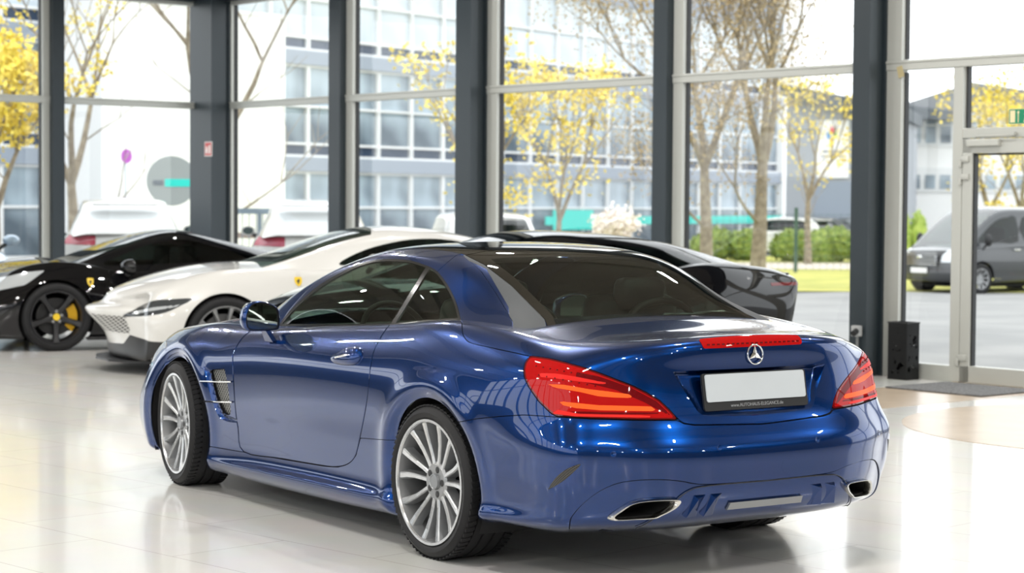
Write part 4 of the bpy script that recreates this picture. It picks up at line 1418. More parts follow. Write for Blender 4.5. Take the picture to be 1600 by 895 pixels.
# ================================================================== black coupe behind the roadster on the right
th = math.radians(90)
tp = un(1222, 440, d=16.2)[:2]; c_, s_ = math.cos(th), math.sin(th)
ox = tp - (-.86) * np.array([c_, s_]) - .60 * np.array([-s_, c_])
root = empty('coupe', (ox[0], ox[1], 0), th, 'glossy black coupe with a sloping tail, right of the blue roadster', 'car')
tab = {-.62: (.82, .22, .94, .70, .72, .99), 0: (.92, .13, .985, .74, .78, 1.04), .6: (.90, .12, .955, .58, .79, .97), 1.3: (.90, .11, .93, .50, .79, .90), 2.0: (.90, .11, .94, .52, .78, .89), 2.65: (.92, .12, .98, .62, .74, .87), 3.05: (.90, .14, .965, .54, .68, .78), 3.25: (.86, .16, .92, .48, .62, .70)}
rr_ = end_cols([-.80, -.88, -.92, -.95, -.98, -1.0, -1.02, -1.0], [.30, .33, .45, .60, .74, .84, .92, .965], [-.68, -.72, -.74, -.76, -.78, -.80, -.80, -.76], [.64, .74, .80, .84, .86, .85, .81, .72], [.30, .33, .45, .60, .74, .84, .915, .955])
sec = [(-.80, .98, .45, .965, .60, .94), (-.4, 1.08, .48, 1.04, .68, .99), (0, 1.18, .50, 1.12, .735, 1.0), (.45, 1.25, .53, 1.18, .76, .96), (.95, 1.285, .56, 1.20, .77, .91), (1.3, 1.275, .57, 1.19, .77, .89), (1.7, 1.175, .58, 1.105, .77, .885), (2.1, 1.03, .60, .99, .76, .88), (2.4, .90, .62, .89, .72, .87)]
sh = Shell(root, tab, rr_, fr, lambda x: float(np.interp(x, [-1, -.4, 0, 1.8, 2.3, 2.8, 3.3, 3.6], [.0, .0, .02, .06, .05, .03, .02, 0])), sec, 2.65)
sh.arches(.375, .34)
f8m = dict(f8m, calliper=MT['calliper'])
P = MT['black_paint']
win = smooth_poly([(-.12, 1.07), (.4, 1.01), (1.2, .94), (1.95, .93), (2.1, .945), (1.8, 1.055), (1.5, 1.13), (1.1, 1.185), (.7, 1.18), (.25, 1.12)], 3)
sw, sh.house = sh.house.split(sh.xz(win), .0)
scr, roof = sh.house.split(lambda V: V[:, 0] - 1.28 - .12 * np.clip(np.abs(V[:, 1]) / .6, 0, 1) ** 2, .0)
pl_, scr = scr.split(lambda V: np.abs(V[:, 1]) - np.interp(V[:, 0], [0, 1.3, 2.35], [.50, .515, .60]), .0)
rwn, roof = roof.split(lambda V: np.minimum(.25 - V[:, 0], np.interp(V[:, 0], [-.75, .25], [.36, .45]) - np.abs(V[:, 1])), 0)
dr, bodyp = sh.body.split(sh.xz([(1.98, .2), (2.0, .92), (.75, .97), (.5, .6), (.6, .28), (.8, .16)]), .002)
tl_f = lambda V: np.where((V[:, 0] < -.5), np.minimum(.012 - np.abs(V[:, 2] - .875), np.abs(V[:, 1]) - .25) * 10, -1)
tl, bodyp = bodyp.split(tl_f, 0)
tail, bodyp = bodyp.split(lambda V: np.minimum(-.70 - V[:, 0], .855 - V[:, 2]), .002)
bodyp.obj('body_shell', P, root, .01); sh.LRput(dr, 'door', P, .01); tail.obj('rear_bumper', P, root, .01)
sh.LRput(tl.offset(.002), 'tail_lamp', MT['lens_dark'], .004, 'thin dark red tail lamp')
roof.obj('roof', P, root, .006); sh.LRput(pl_, 'windscreen_pillar', P); scr.obj('windscreen', MT['tint'], root); sh.LRput(sw, 'side_window', MT['tint'], 0); rwn.obj('rear_window', MT['tint'], root)
bm = bmesh.new(); box(bm, (1.2, 0, .5), (2.0, 1.4, .3)); box(bm, (.95, .38, .83), (.2, .45, .5), None, .06); box(bm, (.95, -.38, .83), (.2, .45, .5), None, .06); bm_obj('cabin', bm, MT['leather'], root)
sh.inner()
bm = bmesh.new(); prism(bm, [(-.88, -.66), (-.80, -.74), (-.80, .74), (-.88, .66), (-.99, .4), (-1.03, 0), (-.99, -.4)], .014, Matrix.Translation((0, 0, .94))); bm_obj('tail_spoiler', bm, MT['chrome'], root)
mirror_pair(root, 1.75, .98, 1.0, .22, .13, .15, P)
sh.wheels(.34, .265, .25, f8m, 10, 'ten', .975, 0, .1, cap=MT['black'])
# ------------------------------------------------------------------ the showroom. Local frame: corner of the two glass fronts, X along the long front, Y into the room
RK = Vector((16.81, -6.04, 0))
RA = math.radians(6.5)
MR = Matrix.Translation(RK) @ Matrix.Rotation(RA, 4, 'Z')
def rw(x, y, z=0.0):
    return MR @ Vector((x, y, z))
def room_obj(name, bm, mat, kind='structure', parent=None, smooth=False, angle=None):
    o = bm_obj(name, bm, mat, parent, smooth, angle)
    if parent is None:
        o.matrix_world = MR
    if kind and parent is None: o['kind'] = kind
    return o
def room_empty(name, x, y, z=0, rz=0, kind=None):
    o = empty(name, rw(x, y, z), RA + rz)
    if kind: o['kind'] = kind
    return o

# floor: pale tiles with thin joints, a beige walkway and a beige disc let into it
def floor_mat():
    m = pmat('pale floor tiles', (.74, .73, .69), .22)
    b = m.node_tree.nodes['Principled BSDF']
    b.inputs['Coat Weight'].default_value = .5
    b.inputs['Coat Roughness'].default_value = .08
    tc = N(m, 'ShaderNodeTexCoord')
    mp = N(m, 'ShaderNodeMapping')
    mp.inputs['Rotation'].default_value = (0, 0, math.radians(-4.5))
    L(m, tc.outputs['Object'], mp.inputs['Vector'])
    br = N(m, 'ShaderNodeTexBrick', Scale=1.0)
    br.offset = .5
    br.inputs['Color1'].default_value = (.82, .81, .775, 1)
    br.inputs['Color2'].default_value = (.79, .78, .75, 1)
    br.inputs['Mortar'].default_value = (.52, .50, .46, 1)
    br.inputs['Mortar Size'].default_value = .0025
    br.inputs['Mortar Smooth'].default_value = .1
    br.inputs['Bias'].default_value = 0
    br.inputs['Brick Width'].default_value = 1.2
    br.inputs['Row Height'].default_value = .6
    L(m, mp.outputs['Vector'], br.inputs['Vector'])
    nz = N(m, 'ShaderNodeTexNoise', Scale=3.0, Detail=6.0)
    mx = N(m, 'ShaderNodeMix', data_type='RGBA', blend_type='MULTIPLY')
    mx.inputs[0].default_value = .12
    L(m, tc.outputs['Object'], nz.inputs['Vector'])
    L(m, br.outputs['Color'], mx.inputs[6]); L(m, nz.outputs['Color'], mx.inputs[7])
    L(m, mx.outputs[2], b.inputs['Base Color'])
    return m
MT['floor'] = floor_mat()
MT['beige'] = noise_mat('beige floor inlay', (.42, .33, .24), (.48, .385, .285), 5.0, .28)
MT['steel_dark'] = pmat('slate grey column paint', (.020, .030, .037), .4)
MT['alu'] = pmat('grey aluminium frame', (.50, .51, .475), .4, .15)
MT['gasket'] = pmat('black gasket', (.012, .013, .014), .5)
MT['pane'] = glass_mat('showroom window glass', (.955, .97, .965))
MT['ceil'] = pmat('dark ceiling', (.27, .245, .20), .75)
MT['wall_in'] = pmat('grey inner wall', (.13, .14, .15), .6)
X0, Y1, H = -32.0, 19.5, 5.3

bm = bmesh.new(); box(bm, ((X0 + 0) / 2, Y1 / 2, -.10), (-X0 + .3, Y1 + .3, .20)); room_obj('floor', bm, MT['floor'])
def slab(name, pts, z, mat, t=.004):
    bm = bmesh.new()
    prism(bm, pts, t, Matrix.Translation((0, 0, z)))
    return room_obj(name, bm, mat)
slab('trim_1', [(-11.95, .05), (-11.95, 3.2), (-13.05, 3.2), (-13.05, .05)], -.001, MT['beige'], .0025)
slab('trim_2', [(-15.0 + 1.66 * math.cos(2 * PI * k / 96), 1.9 + 1.66 * math.sin(2 * PI * k / 96)) for k in range(96)], -.001, MT['beige'], .004)
bm = bmesh.new()
box(bm, (X0 / 2, Y1 / 2, H + .06), (-X0 + .3, Y1 + .3, .12))
for x in np.arange(X0 + 2.8, 0, 2.8): box(bm, (x, Y1 / 2, H - .16), (.16, Y1, .32))
room_obj('ceiling', bm, MT['ceil'])

# columns (box, depth towards the room)
def column(n, x0, x1, y0, y1, chamfer=0.0):
    bm = bmesh.new()
    w, d = x1 - x0, y1 - y0
    c = min(.03, w * .3)
    # two flanges and a web make the profile steel section
    poly = [(x0, y0), (x1, y0), (x1, y0 + .10), (x1 - c * .4, y0 + .10), (x1 - c * .4, y1 - .10), (x1, y1 - .10), (x1, y1), (x0, y1), (x0, y1 - .10), (x0 + c, y1 - .10), (x0 + c, y0 + .10), (x0, y0 + .10)]
    prism(bm, poly, H)
    return room_obj('trim_%d' % n, bm, MT['steel_dark'])
column(3, -.50, .02, .0, .36)
bm = bmesh.new(); prism(bm, [(-3.05, .02), (-2.82, .02), (-2.82, .17), (-3.05, .17)], H); room_obj('trim_4', bm, MT['steel_dark'])
column(5, -5.68, -5.42, .0, .31)
bm = bmesh.new(); prism(bm, [(-8.54, .02), (-8.35, .02), (-8.35, .17), (-8.54, .17)], H); room_obj('trim_6', bm, MT['steel_dark'])
column(7, -11.19, -11.0, .0, .31)
bm = bmesh.new(); prism(bm, [(-.16, 2.24), (.02, 2.24), (.02, 2.40), (-.16, 2.40)], H); room_obj('trim_8', bm, MT['steel_dark'])
column(9, -16.9, -16.65, .0, .31)
column(10, -22.4, -22.15, .0, .31)
# dark beams over the glass
bm = bmesh.new(); box(bm, (X0 / 2, .08, 4.62), (-X0, .20, 1.15)); room_obj('wall_right', bm, MT['steel_dark'])
bm = bmesh.new(); box(bm, (-.04, Y1 / 2, 4.62), (.20, Y1, 1.15)); room_obj('wall_front', bm, MT['steel_dark'])

def bay(n, a, b, along='x', ztop=4.06, z0=.0, sill=.13, left=.06, right=.17, transom=2.72):
    """one glazed bay between two columns: frame, transom, two panes"""
    if along == 'x':
        o = room_empty('window_%d' % n, (a + b) / 2, 0, 0)
    else:
        o = room_empty('window_%d' % n, 0, (a + b) / 2, 0, PI / 2)
    o['kind'] = 'structure'
    w = abs(b - a)
    bm = bmesh.new()
    h = w / 2
    box(bm, (-h + right / 2, .03, (z0 + ztop) / 2), (right, .09, ztop - z0), None, .004)
    box(bm, (h - left / 2, .03, (z0 + ztop) / 2), (left, .09, ztop - z0), None, .004)
    if right > .12:
        box(bm, (-h + right * .42, .072, (z0 + ztop) / 2), (.012, .012, ztop - z0), None, .002)
    box(bm, (0, .03, z0 + sill / 2), (w - .01, .08, sill), None, .004)
    box(bm, (0, .03, ztop - .03), (w - .01, .08, .06), None, .004)
    box(bm, (0, .035, transom), (w - .01, .10, .085), None, .004)
    box(bm, (0, .085, transom + .028), (w - .01, .02, .02), None, .004)
    bm_obj('window_frame', bm, MT['alu'], o)
    bm = bmesh.new()
    for s, ww in ((-1, right), (1, left)):
        box(bm, (s * (h - ww - .006), .005, (z0 + ztop) / 2), (.014, .05, ztop - z0 - .1))
    bm_obj('window_gasket', bm, MT['gasket'], o)
    for q0, q1 in ((z0 + sill, transom - .04), (transom + .04, ztop - .05)):
        bm = bmesh.new()
        vs = [bm.verts.new(p) for p in ((-h + right, 0, q0), (h - left, 0, q0), (h - left, 0, q1), (-h + right, 0, q1))]
        bm.faces.new(vs)
        bm_obj('window_pane', bm, MT['pane'], o)
    return o
bay(1, -2.90, -.40, 'x', right=.06, left=.12)
bay(2, -5.45, -3.0, 'x', left=.18, right=.04)
bay(3, -8.40, -5.62, 'x', left=.22, right=.04)
bay(4, -11.03, -8.50, 'x', left=.17, right=.04)
bay(5, .20, 2.28, 'y', left=.05, right=.05)
bay(6, 2.37, 4.95, 'y', left=.05, right=.12)
bay(7, 5.0, 7.6, 'y', left=.05, right=.12)
bay(8, 7.6, 10.2, 'y', left=.05, right=.12)
bay(9, -16.7, -14.0, 'x')
bay(10, -19.6, -16.9, 'x')
bay(11, -22.2, -19.6, 'x')
bm = bmesh.new(); box(bm, (-.02, (10.2 + Y1) / 2, .95), (.16, Y1 - 10.2, 1.9)); box(bm, (-.02, (10.2 + Y1) / 2, 3.78), (.16, Y1 - 10.2, .66)); room_obj('wall_front.001', bm, MT['steel_dark'])
for k in range(4): bay(14 + k, 10.2 + 2.325 * k, 10.2 + 2.325 * (k + 1), 'y', z0=1.9, ztop=3.45, sill=.06, left=.05, right=.12)
bm = bmesh.new(); box(bm, ((X0 - 22.4) / 2, .02, 2.05), (-X0 - 22.4, .16, 4.1)); room_obj('wall_right.001', bm, MT['wall_in'])

# fixed light beside the door, then the door
o = room_empty('window_12', -11.65, 0); o['kind'] = 'structure'
bm = bmesh.new()
box(bm, (.39, .03, 2.05), (.18, .09, 4.1), None, .004)
box(bm, (-.31, .03, 1.36), (.10, .09, 2.72), None, .004)
box(bm, (0, .03, .065), (.70, .08, .14), None, .004)
box(bm, (-.85, .035, 2.72), (2.75, .10, .085), None, .004)
box(bm, (-.85, .085, 2.748), (2.75, .02, .02), None, .004)
box(bm, (-1.0, .03, 2.115), (1.45, .08, .085), None, .004)
box(bm, (-1.95, .03, 2.05), (.14, .09, 4.1), None, .004)
bm_obj('window_frame', bm, MT['alu'], o)
bm = bmesh.new()
box(bm, (.295, .005, 1.36), (.014, .05, 2.6)); box(bm, (-.372, .005, 2.42), (.014, .05, .52)); box(bm, (.295, .005, 3.4), (.014, .05, 1.25))
bm_obj('window_gasket', bm, MT['gasket'], o)
for (a, b, q0, q1) in ((-.26, .30, .135, 2.68), (-1.88, .30, 2.76, 4.05), (-1.88, -.36, 2.157, 2.68)):
    bm = bmesh.new(); bm.faces.new([bm.verts.new(p) for p in ((a, 0, q0), (b, 0, q0), (b, 0, q1), (a, 0, q1))])
    bm_obj('window_pane', bm, MT['pane'], o)
d = room_empty('door_1', -12.01, .03); d['kind'] = 'structure'
bm = bmesh.new()
wdt = 1.48
box(bm, (-.055, .01, 1.035), (.10, .07, 2.06), None, .004); box(bm, (-wdt + .05, .01, 1.035), (.10, .07, 2.06), None, .004)
box(bm, (-wdt / 2, .01, 2.005), (wdt, .07, .12), None, .004); box(bm, (-wdt / 2, .01, .075), (wdt, .07, .14), None, .004)
bm_obj('door_frame', bm, MT['alu'], d)
bm = bmesh.new(); box(bm, (-.112, 0, 1.04), (.016, .05, 1.8)); box(bm, (-wdt / 2, 0, 1.935), (wdt - .2, .05, .014)); bm_obj('door_gasket', bm, MT['gasket'], d)
bm = bmesh.new(); bm.faces.new([bm.verts.new(p) for p in ((-.11, 0, .14), (-wdt + .1, 0, .14), (-wdt + .1, 0, 1.94), (-.11, 0, 1.94))])
bm_obj('door_pane', bm, MT['pane'], d)
for z in (1.885, 1.735, .20):
    bm = bmesh.new()
    cyl(bm, (.012, .055, z - .055), (.012, .055, z + .005), .017, 12)
    box(bm, (-.035, .052, z + .012), (.085, .022, .05), None, .004)
    bm_obj('door_hinge', bm, MT['alu'], d, True, math.radians(35))
bm = bmesh.new(); box(bm, (-.235, .065, 2.03), (.33, .05, .055), None, .006); dc = bm_obj('door_closer', bm, MT['alu'], d)
bm = bmesh.new(); tube(bm, [(-.16, .07, 2.068), (-.17, .08, 2.085), (-.52, .085, 2.09)], .007, 8); box(bm, (-.53, .07, 2.10), (.05, .04, .025))
bm_obj('closer_arm', bm, MT['alu'], dc)
bm = bmesh.new(); cyl(bm, (-wdt + .05, .04, 1.05), (-wdt + .05, .09, 1.05), .012); tube(bm, [(-wdt + .05, .09, 1.05), (-wdt + .19, .09, 1.05)], .010, 10); bm_obj('door_handle', bm, MT['chrome'], d)
bm = bmesh.new(); box(bm, (-13.75, .03, 2.05), (.5, .10, 4.1)); room_obj('trim_11', bm, MT['alu'])

# walls behind the camera: dark below, a strip of windows above; they show in the paint
def glazed_wall(name, length, M, z0, z1, step, mat):
    bm = bmesh.new()
    box(bm, (length / 2, 0, z0 / 2), (length, .2, z0), None); box(bm, (length / 2, 0, (z1 + H) / 2), (length, .2, H - z1), None)
    k = 0
    x = 0
    while x <= length + .01:
        box(bm, (x, 0, (z0 + z1) / 2), (.14, .2, z1 - z0)); x += step
    box(bm, (length / 2, 0, z0 + (z1 - z0) * .55), (length, .12, .07))
    o = bm_obj(name, bm, mat)
    o.matrix_world = MR @ M
    o['kind'] = 'structure'
    return o
glazed_wall('wall_left', -X0, Matrix.Translation((X0, Y1, 0)), 1.7, 5.05, 1.6, MT['wall_in'])
bm = bmesh.new(); box(bm, (X0, Y1 / 2, H / 2), (.2, Y1, H)); room_obj('wall_back', bm, MT['wall_in'])
for nm, M, ln, z0, z1 in (('window_13', Matrix.Translation((X0, Y1, 0)), -X0, 1.7, 5.05),):
    bm = bmesh.new(); bm.faces.new([bm.verts.new(p) for p in ((0, 0, z0), (ln, 0, z0), (ln, 0, z1), (0, 0, z1))])
    o = bm_obj(nm, bm, MT['pane']); o.matrix_world = MR @ M; o['kind'] = 'structure'

# ------------------------------------------------------------------ things in the room
def at_room(o, x, y, z=0, rz=0):
    o.matrix_world = MR @ Matrix.Translation((x, y, z)) @ Matrix.Rotation(rz, 4, 'Z')
    return o
bm = bmesh.new()
prism(bm, [(-.48, -.40), (.48, -.40), (.48, .40), (-.48, .40)], .012)
bmesh.ops.bevel(bm, geom=[e for e in bm.edges], offset=.004, segments=1, affect='EDGES')
mat_ = bm_obj('door_mat', bm, noise_mat('grey ribbed mat', (.07, .07, .07), (.20, .20, .20), 60, .95, 6, 0, .4))
tag(at_room(mat_, -12.47, .62, .002), 'dark grey door mat on the floor in front of the glass door', 'door mat')

# black perforated box: four sides with cut-outs, open top
root = room_empty('waste_bin', -11.53, .215)
tag(root, 'tall black square metal bin with punched holes, standing between column and glass', 'bin')
bw, bd, bh = .205, .17, .49
def punched(w, h, holes):
    """flat sheet with round or square holes, solid 3 mm"""
    bm = bmesh.new()
    nx, nz = 20, 48
    cell = {}
    for i in range(nx):
        for j in range(nz):
            cx, cz = (i + .5) / nx, (j + .5) / nz
            if any((cx - a) ** 2 * (w * w) + (cz - b) ** 2 * (h * h) < r * r for a, b, r in holes):
                continue
            q = [(i / nx, j / nz), ((i + 1) / nx, j / nz), ((i + 1) / nx, (j + 1) / nz), (i / nx, (j + 1) / nz)]
            vs = []
            for p in q:
                if p not in cell: cell[p] = bm.verts.new(((p[0] - .5) * w, 0, p[1] * h))
                vs.append(cell[p])
            bm.faces.new(vs)
    bmesh.ops.solidify(bm, geom=bm.faces[:], thickness=.004)
    return bm
MT['bin'] = pmat('black powder coat', (.016, .017, .018), .5)
for k, (w_, off, rz) in enumerate(((bw, (0, bd / 2, 0), 0), (bd, (-bw / 2, 0, 0), PI / 2), (bw, (0, -bd / 2, 0), PI), (bd, (bw / 2, 0, 0), -PI / 2))):
    random.seed(40 + k)
    holes = [(random.uniform(.15, .85), random.uniform(.08, .92), random.choice([.006, .007, .010, .013])) for _ in range(16)]
    if k == 1: holes += [(.35, .74, .02), (.45, .70, .016), (.30, .66, .012), (.8, .18, .02)]
    if k == 0: holes += [(.35, .25, .02), (.45, .20, .016), (.6, .3, .015)]
    o = bm_obj('side_panel', punched(w_, bh, holes), MT['bin'], root)
    o.location = off; o.rotation_euler = (0, 0, rz)
bm = bmesh.new(); box(bm, (0, 0, .006), (bw - .008, bd - .008, .010)); bm_obj('base', bm, MT['bin'], root)
bm = bmesh.new()
for s in (1, -1):
    box(bm, (0, s * (bd / 2), bh), (bw + .008, .012, .012)); box(bm, (s * (bw / 2), 0, bh), (.012, bd + .008, .012))
box(bm, (0, 0, bh - .008), (bw - .006, bd - .006, .006))
bm_obj('rim', bm, MT['bin'], root)

# signs
def flat_sign(name, w, h, base, border, label, cat, x, y, z, rz=0, t=.004):
    bm = bmesh.new(); prism(bm, round_rect(w, h, .006), t, Matrix.Rotation(PI / 2, 4, 'X') @ Matrix.Translation((0, 0, -t)))
    o = bm_obj(name, bm, border)
    tag(at_room(o, x, y, z, rz), label, cat)
    return o
def sign_part(name, root, pts, mat, t0=.0045, t=.0008):
    # local sign plane: X to the viewer's right, Z up, face towards +Y
    bm = bmesh.new()
    M = Matrix(((-1, 0, 0, 0), (0, 0, 1, t0), (0, 1, 0, 0), (0, 0, 0, 1)))
    prism(bm, pts, t, M)
    return bm_obj(name, bm, mat, root)
RED = pmat('sign red', (.55, .05, .05), .4); WHT = pmat('sign white', (.85, .83, .78), .4); GRN = pmat('sign green', (.0, .23, .11), .4)
CRM = pmat('luminous cream', (.80, .70, .42), .4)
s1 = flat_sign('fire_extinguisher_sign', .175, .185, RED, WHT, 'small red square fire extinguisher sign on the dark corner column', 'sign', -.44, .364, 2.155)
sign_part('sign_field', s1, round_rect(.155, .165, .004), RED)
sign_part('flame_symbol', s1, [(-.055, -.05), (-.02, -.06), (-.012, -.02), (-.022, .02), (-.035, .045), (-.05, .02), (-.06, -.02)], WHT, .0056)
sign_part('extinguisher_symbol', s1, [(.012, -.06), (.05, -.06), (.05, .025), (.042, .035), (.055, .05), (.03, .05), (.012, .035)], WHT, .0056)
s2 = flat_sign('exit_sign', .30, .13, GRN, CRM, 'green emergency exit sign on the glass above the door', 'sign', -12.585, .012, 2.245)
sign_part('sign_field', s2, round_rect(.29, .12, .003), GRN)
sign_part('door_symbol', s2, [(-.135, -.05), (-.085, -.05), (-.085, .05), (-.135, .05)], CRM, .0056)
sign_part('arrow_symbol', s2, [(-.058, -.05), (-.050, -.05), (-.050, .03), (-.040, .03), (-.054, .05), (-.068, .03), (-.058, .03)], CRM, .0056)
sign_part('figure_symbol', s2, [(.0, -.05), (.018, -.05), (.03, -.01), (.055, -.035), (.065, -.025), (.045, .02), (.065, .015), (.07, .025), (.03, .035), (.005, .02), (.015, .005)], CRM, .0056)
bm = bmesh.new(); prism(bm, [(-.035, -.05), (.03, -.055), (.035, .045), (-.025, .05)], .003, Matrix(((-1, 0, 0, 0), (0, 0, 1, 0), (0, 1, 0, 0), (0, 0, 0, 1))))
o = bm_obj('tape', bm, pmat('masking tape', (.52, .44, .24), .7)); tag(at_room(o, -11.345, .0845, 2.665, 0), 'scrap of yellowish tape on the frame above the fixed pane', 'tape')
o.rotation_euler.rotate_axis('Y', .35)
# socket box with a conduit on the column
root = room_empty('socket_box', -11.115, .315, .0)
tag(root, 'small pale grey socket box with a conduit on the dark column beside the black bin', 'socket')
bm = bmesh.new(); box(bm, (0, .03, .40), (.085, .06, .095), None, .008); bm_obj('housing', bm, pmat('socket grey', (.42, .43, .43), .5), root)
bm = bmesh.new(); cyl(bm, (-.02, .06, .40), (-.05, .13, .385), .026, 16); bm_obj('plug', bm, MT['black'], root, True, math.radians(40))
bm = bmesh.new(); cyl(bm, (0, .02, .0), (0, .02, .355), .012, 10); bm_obj('conduit', bm, pmat('conduit grey', (.25, .26, .26), .5), root, True, math.radians(40))
# ------------------------------------------------------------------ the world outside. wp(px, D): ground position on the photo's ray at depth D
FH = np.array([math.cos(_yaw), math.sin(_yaw)]); RH = np.array([math.sin(_yaw), -math.cos(_yaw)])
def wp(px, D):
    return CAMO[:2] + FH * D + RH * ((px - 800) / CAMF * D)
def gz(D):
    t = min(1, max(0, (D - 24) / 18)); return -.04 - .46 * t * t * (3 - 2 * t)
def hz(py, D):
    return CAMO[2] + (315 - py) / CAMF * D
MC = Matrix(((RH[0], FH[0], 0, CAMO[0]), (RH[1], FH[1], 0, CAMO[1]), (0, 0, 1, 0), (0, 0, 0, 1)))   # X right, Y away, Z up
def out_obj(name, bm, mat, kind=None, parent=None, smooth=False):
    o = bm_obj(name, bm, mat, parent, smooth)
    if parent is None: o.matrix_world = MC
    if kind: o['kind'] = kind
    return o
MT['asphalt'] = noise_mat('pale asphalt', (.24, .24, .235), (.31, .305, .295), .6, .9, 8)
MT['grass'] = noise_mat('spring grass', (.34, .35, .07), (.48, .45, .10), 1.2, .95, 8)
MT['path'] = noise_mat('gravel path', (.50, .43, .36), (.58, .52, .45), 2, .95)
MT['hedge'] = noise_mat('hedge leaves', (.12, .20, .03), (.30, .36, .08), 9, .9, 4)
MT['bark'] = noise_mat('bark', (.20, .16, .11), (.33, .28, .20), 7, .9)
MT['leaf_y'] = noise_mat('yellow blossom', (.70, .54, .05), (.86, .70, .15), 5, .8)
MT['leaf_t'] = noise_mat('tan buds', (.36, .26, .13), (.50, .39, .20), 5, .8)
MT['leaf_g'] = noise_mat('fresh green leaves', (.24, .36, .05), (.42, .50, .12), 5, .8)
MT['leaf_p'] = noise_mat('pale pink blossom', (.80, .70, .64), (.90, .84, .78), 5, .8)

# ground: asphalt that falls away from the hall, a lawn, a path
def ground(name, x0, x1, d0, d1, dz, mat, nx=4, ny=30):
    bm = bmesh.new()
    g = [[bm.verts.new((x0 + (x1 - x0) * i / nx, d0 + (d1 - d0) * j / ny, gz(d0 + (d1 - d0) * j / ny) + dz)) for i in range(nx + 1)] for j in range(ny + 1)]
    for j in range(ny):
        for i in range(nx): bm.faces.new((g[j][i], g[j][i + 1], g[j + 1][i + 1], g[j + 1][i]))
    return out_obj(name, bm, mat, 'structure')
bm = bmesh.new()
# asphalt lies outside the two glass fronts only
q = [MR @ Vector(p) for p in ((-80, -.17, 0), (.17, -.17, 0), (.17, 60, 0))]
outer = [MC @ Vector(p) for p in ((-75, 60, 0), (-75, 170, 0), (130, 170, 0), (130, 0, 0))]
Mi = MC.inverted()
def addstrip(a, b, n=26):
    """grid between two edges (lists of 2 points)"""
    rows = []
    for j in range(n + 1):
        t = (j / n) ** 1.6
        r = []
        for k in range(9):
            s = k / 8
            p0 = a[0].lerp(a[1], s); p1 = b[0].lerp(b[1], s)
            p = Mi @ p0.lerp(p1, t); p.z = gz(p.y)
            r.append(bm.verts.new(p))
        rows.append(r)
    for A, Bq in zip(rows[:-1], rows[1:]):
        for k in range(8): bm.faces.new((A[k], A[k + 1], Bq[k + 1], Bq[k]))
far = 150
addstrip((MR @ Vector((-80, -.17, 0)), MR @ Vector((.17, -.17, 0))), (MR @ Vector((-80, -far, 0)), MR @ Vector((far, -far, 0))))
addstrip((MR @ Vector((.17, -.17, 0)), MR @ Vector((.17, 80, 0))), (MR @ Vector((far, -far, 0)), MR @ Vector((far, 80, 0))))
bmesh.ops.remove_doubles(bm, verts=bm.verts, dist=.001)
out_obj('ground', bm, MT['asphalt'], 'structure')
ground('lawn', -4, 45, 45.5, 61, .03, MT['grass'])
ground('path', -4, 60, 61, 67.5, .035, MT['path'])
ground('lawn.001', -30, 60, 67.5, 76, .03, MT['grass'])

# ---- trees
def tree(name, px, D, h, r, label, cat, leaf, n_leaf, leaf_size, seed, fork=.33, spread=.5, levels=4, crown_lo=.3, group=None, dense=1.0, lean=0.0, clump=.16):
    random.seed(seed)
    x, y = wp(px, D)
    root = empty(name, (x, y, gz(D)), 0, label, cat, group)
    bm = bmesh.new()
    tips = []
    def grow(p, d, ln, rad, lev):
        pts = [p]; q = p.copy(); dd = d.copy()
        n = 4
        for i in range(n):
            dd = (dd + Vector((random.uniform(-1, 1), random.uniform(-1, 1), random.uniform(-.3, .7))) * (.04 if lev == levels else .12)).normalized()
            q = q + dd * ln / n
            pts.append(q.copy())
            if lev <= 2: tips.append(q.copy())
        tube(bm, pts, [rad * (1 - .45 * i / n) for i in range(n + 1)], 7 if lev > 2 else 5, False)
        if lev == 0:
            tips.append(q); return
        k = 3 if lev >= 3 else random.choice([2, 3])
        a0 = random.uniform(0, 2 * PI)
        for i in range(k):
            a = a0 + 2 * PI * i / k + random.uniform(-.4, .4)
            side = Vector((math.cos(a), math.sin(a), 0))
            nd = (dd * (1 - spread * .7) + side * spread * random.uniform(.7, 1.3) + Vector((0, 0, .25))).normalized()
            grow(q, nd, ln * random.uniform(.62, .85), rad * .52, lev - 1)
        if lev >= 2:
            a = random.uniform(0, 2 * PI)
            grow(pts[2], (dd * .35 + Vector((math.cos(a), math.sin(a), .25)) * .8).normalized(), ln * .5, rad * .24, lev - 2)
    grow(Vector((0, 0, 0)), Vector((lean, 0, 1)).normalized(), h * fork, r, levels)
    bm_obj('trunk', bm, MT['bark'], root, True)
    if n_leaf:
        bm = bmesh.new()
        tips = [t for t in tips if t.z > h * crown_lo]
        nc = max(1, int(n_leaf / 14))
        for _ in range(nc):
            t = random.choice(tips)
            for _ in range(14):
                c = t + Vector((random.gauss(0, clump), random.gauss(0, clump), random.gauss(0, clump * .8)))
                s = leaf_size * random.uniform(.6, 1.3)
                u = Vector((random.gauss(0, 1), random.gauss(0, 1), random.gauss(0, 1))).normalized()
                w_ = u.orthogonal().normalized()
                bm.faces.new([bm.verts.new(c + u * s), bm.verts.new(c + w_ * s * .6), bm.verts.new(c - u * s), bm.verts.new(c - w_ * s * .6)])
        bm_obj('crown', bm, leaf, root)
    return root
tree('tree', 119, 40, 8.5, .155, 'slender bare tree with few yellow sprays before the white wall', 'tree', MT['leaf_y'], 420, .055, 5, .27, .42, 4, .3, clump=.14)
tree('tree', -8, 38, 7.0, .13, 'dense yellow blossoming tree at the left edge of the glass front', 'tree', MT['leaf_y'], 3600, .07, 12, .25, .5, 4, .2, clump=.17)
tree('tree', 345, 37, 8.0, .13, 'bare brown tree half hidden by the dark corner column', 'tree', None, 0, .05, 23, .36, .5, 4)
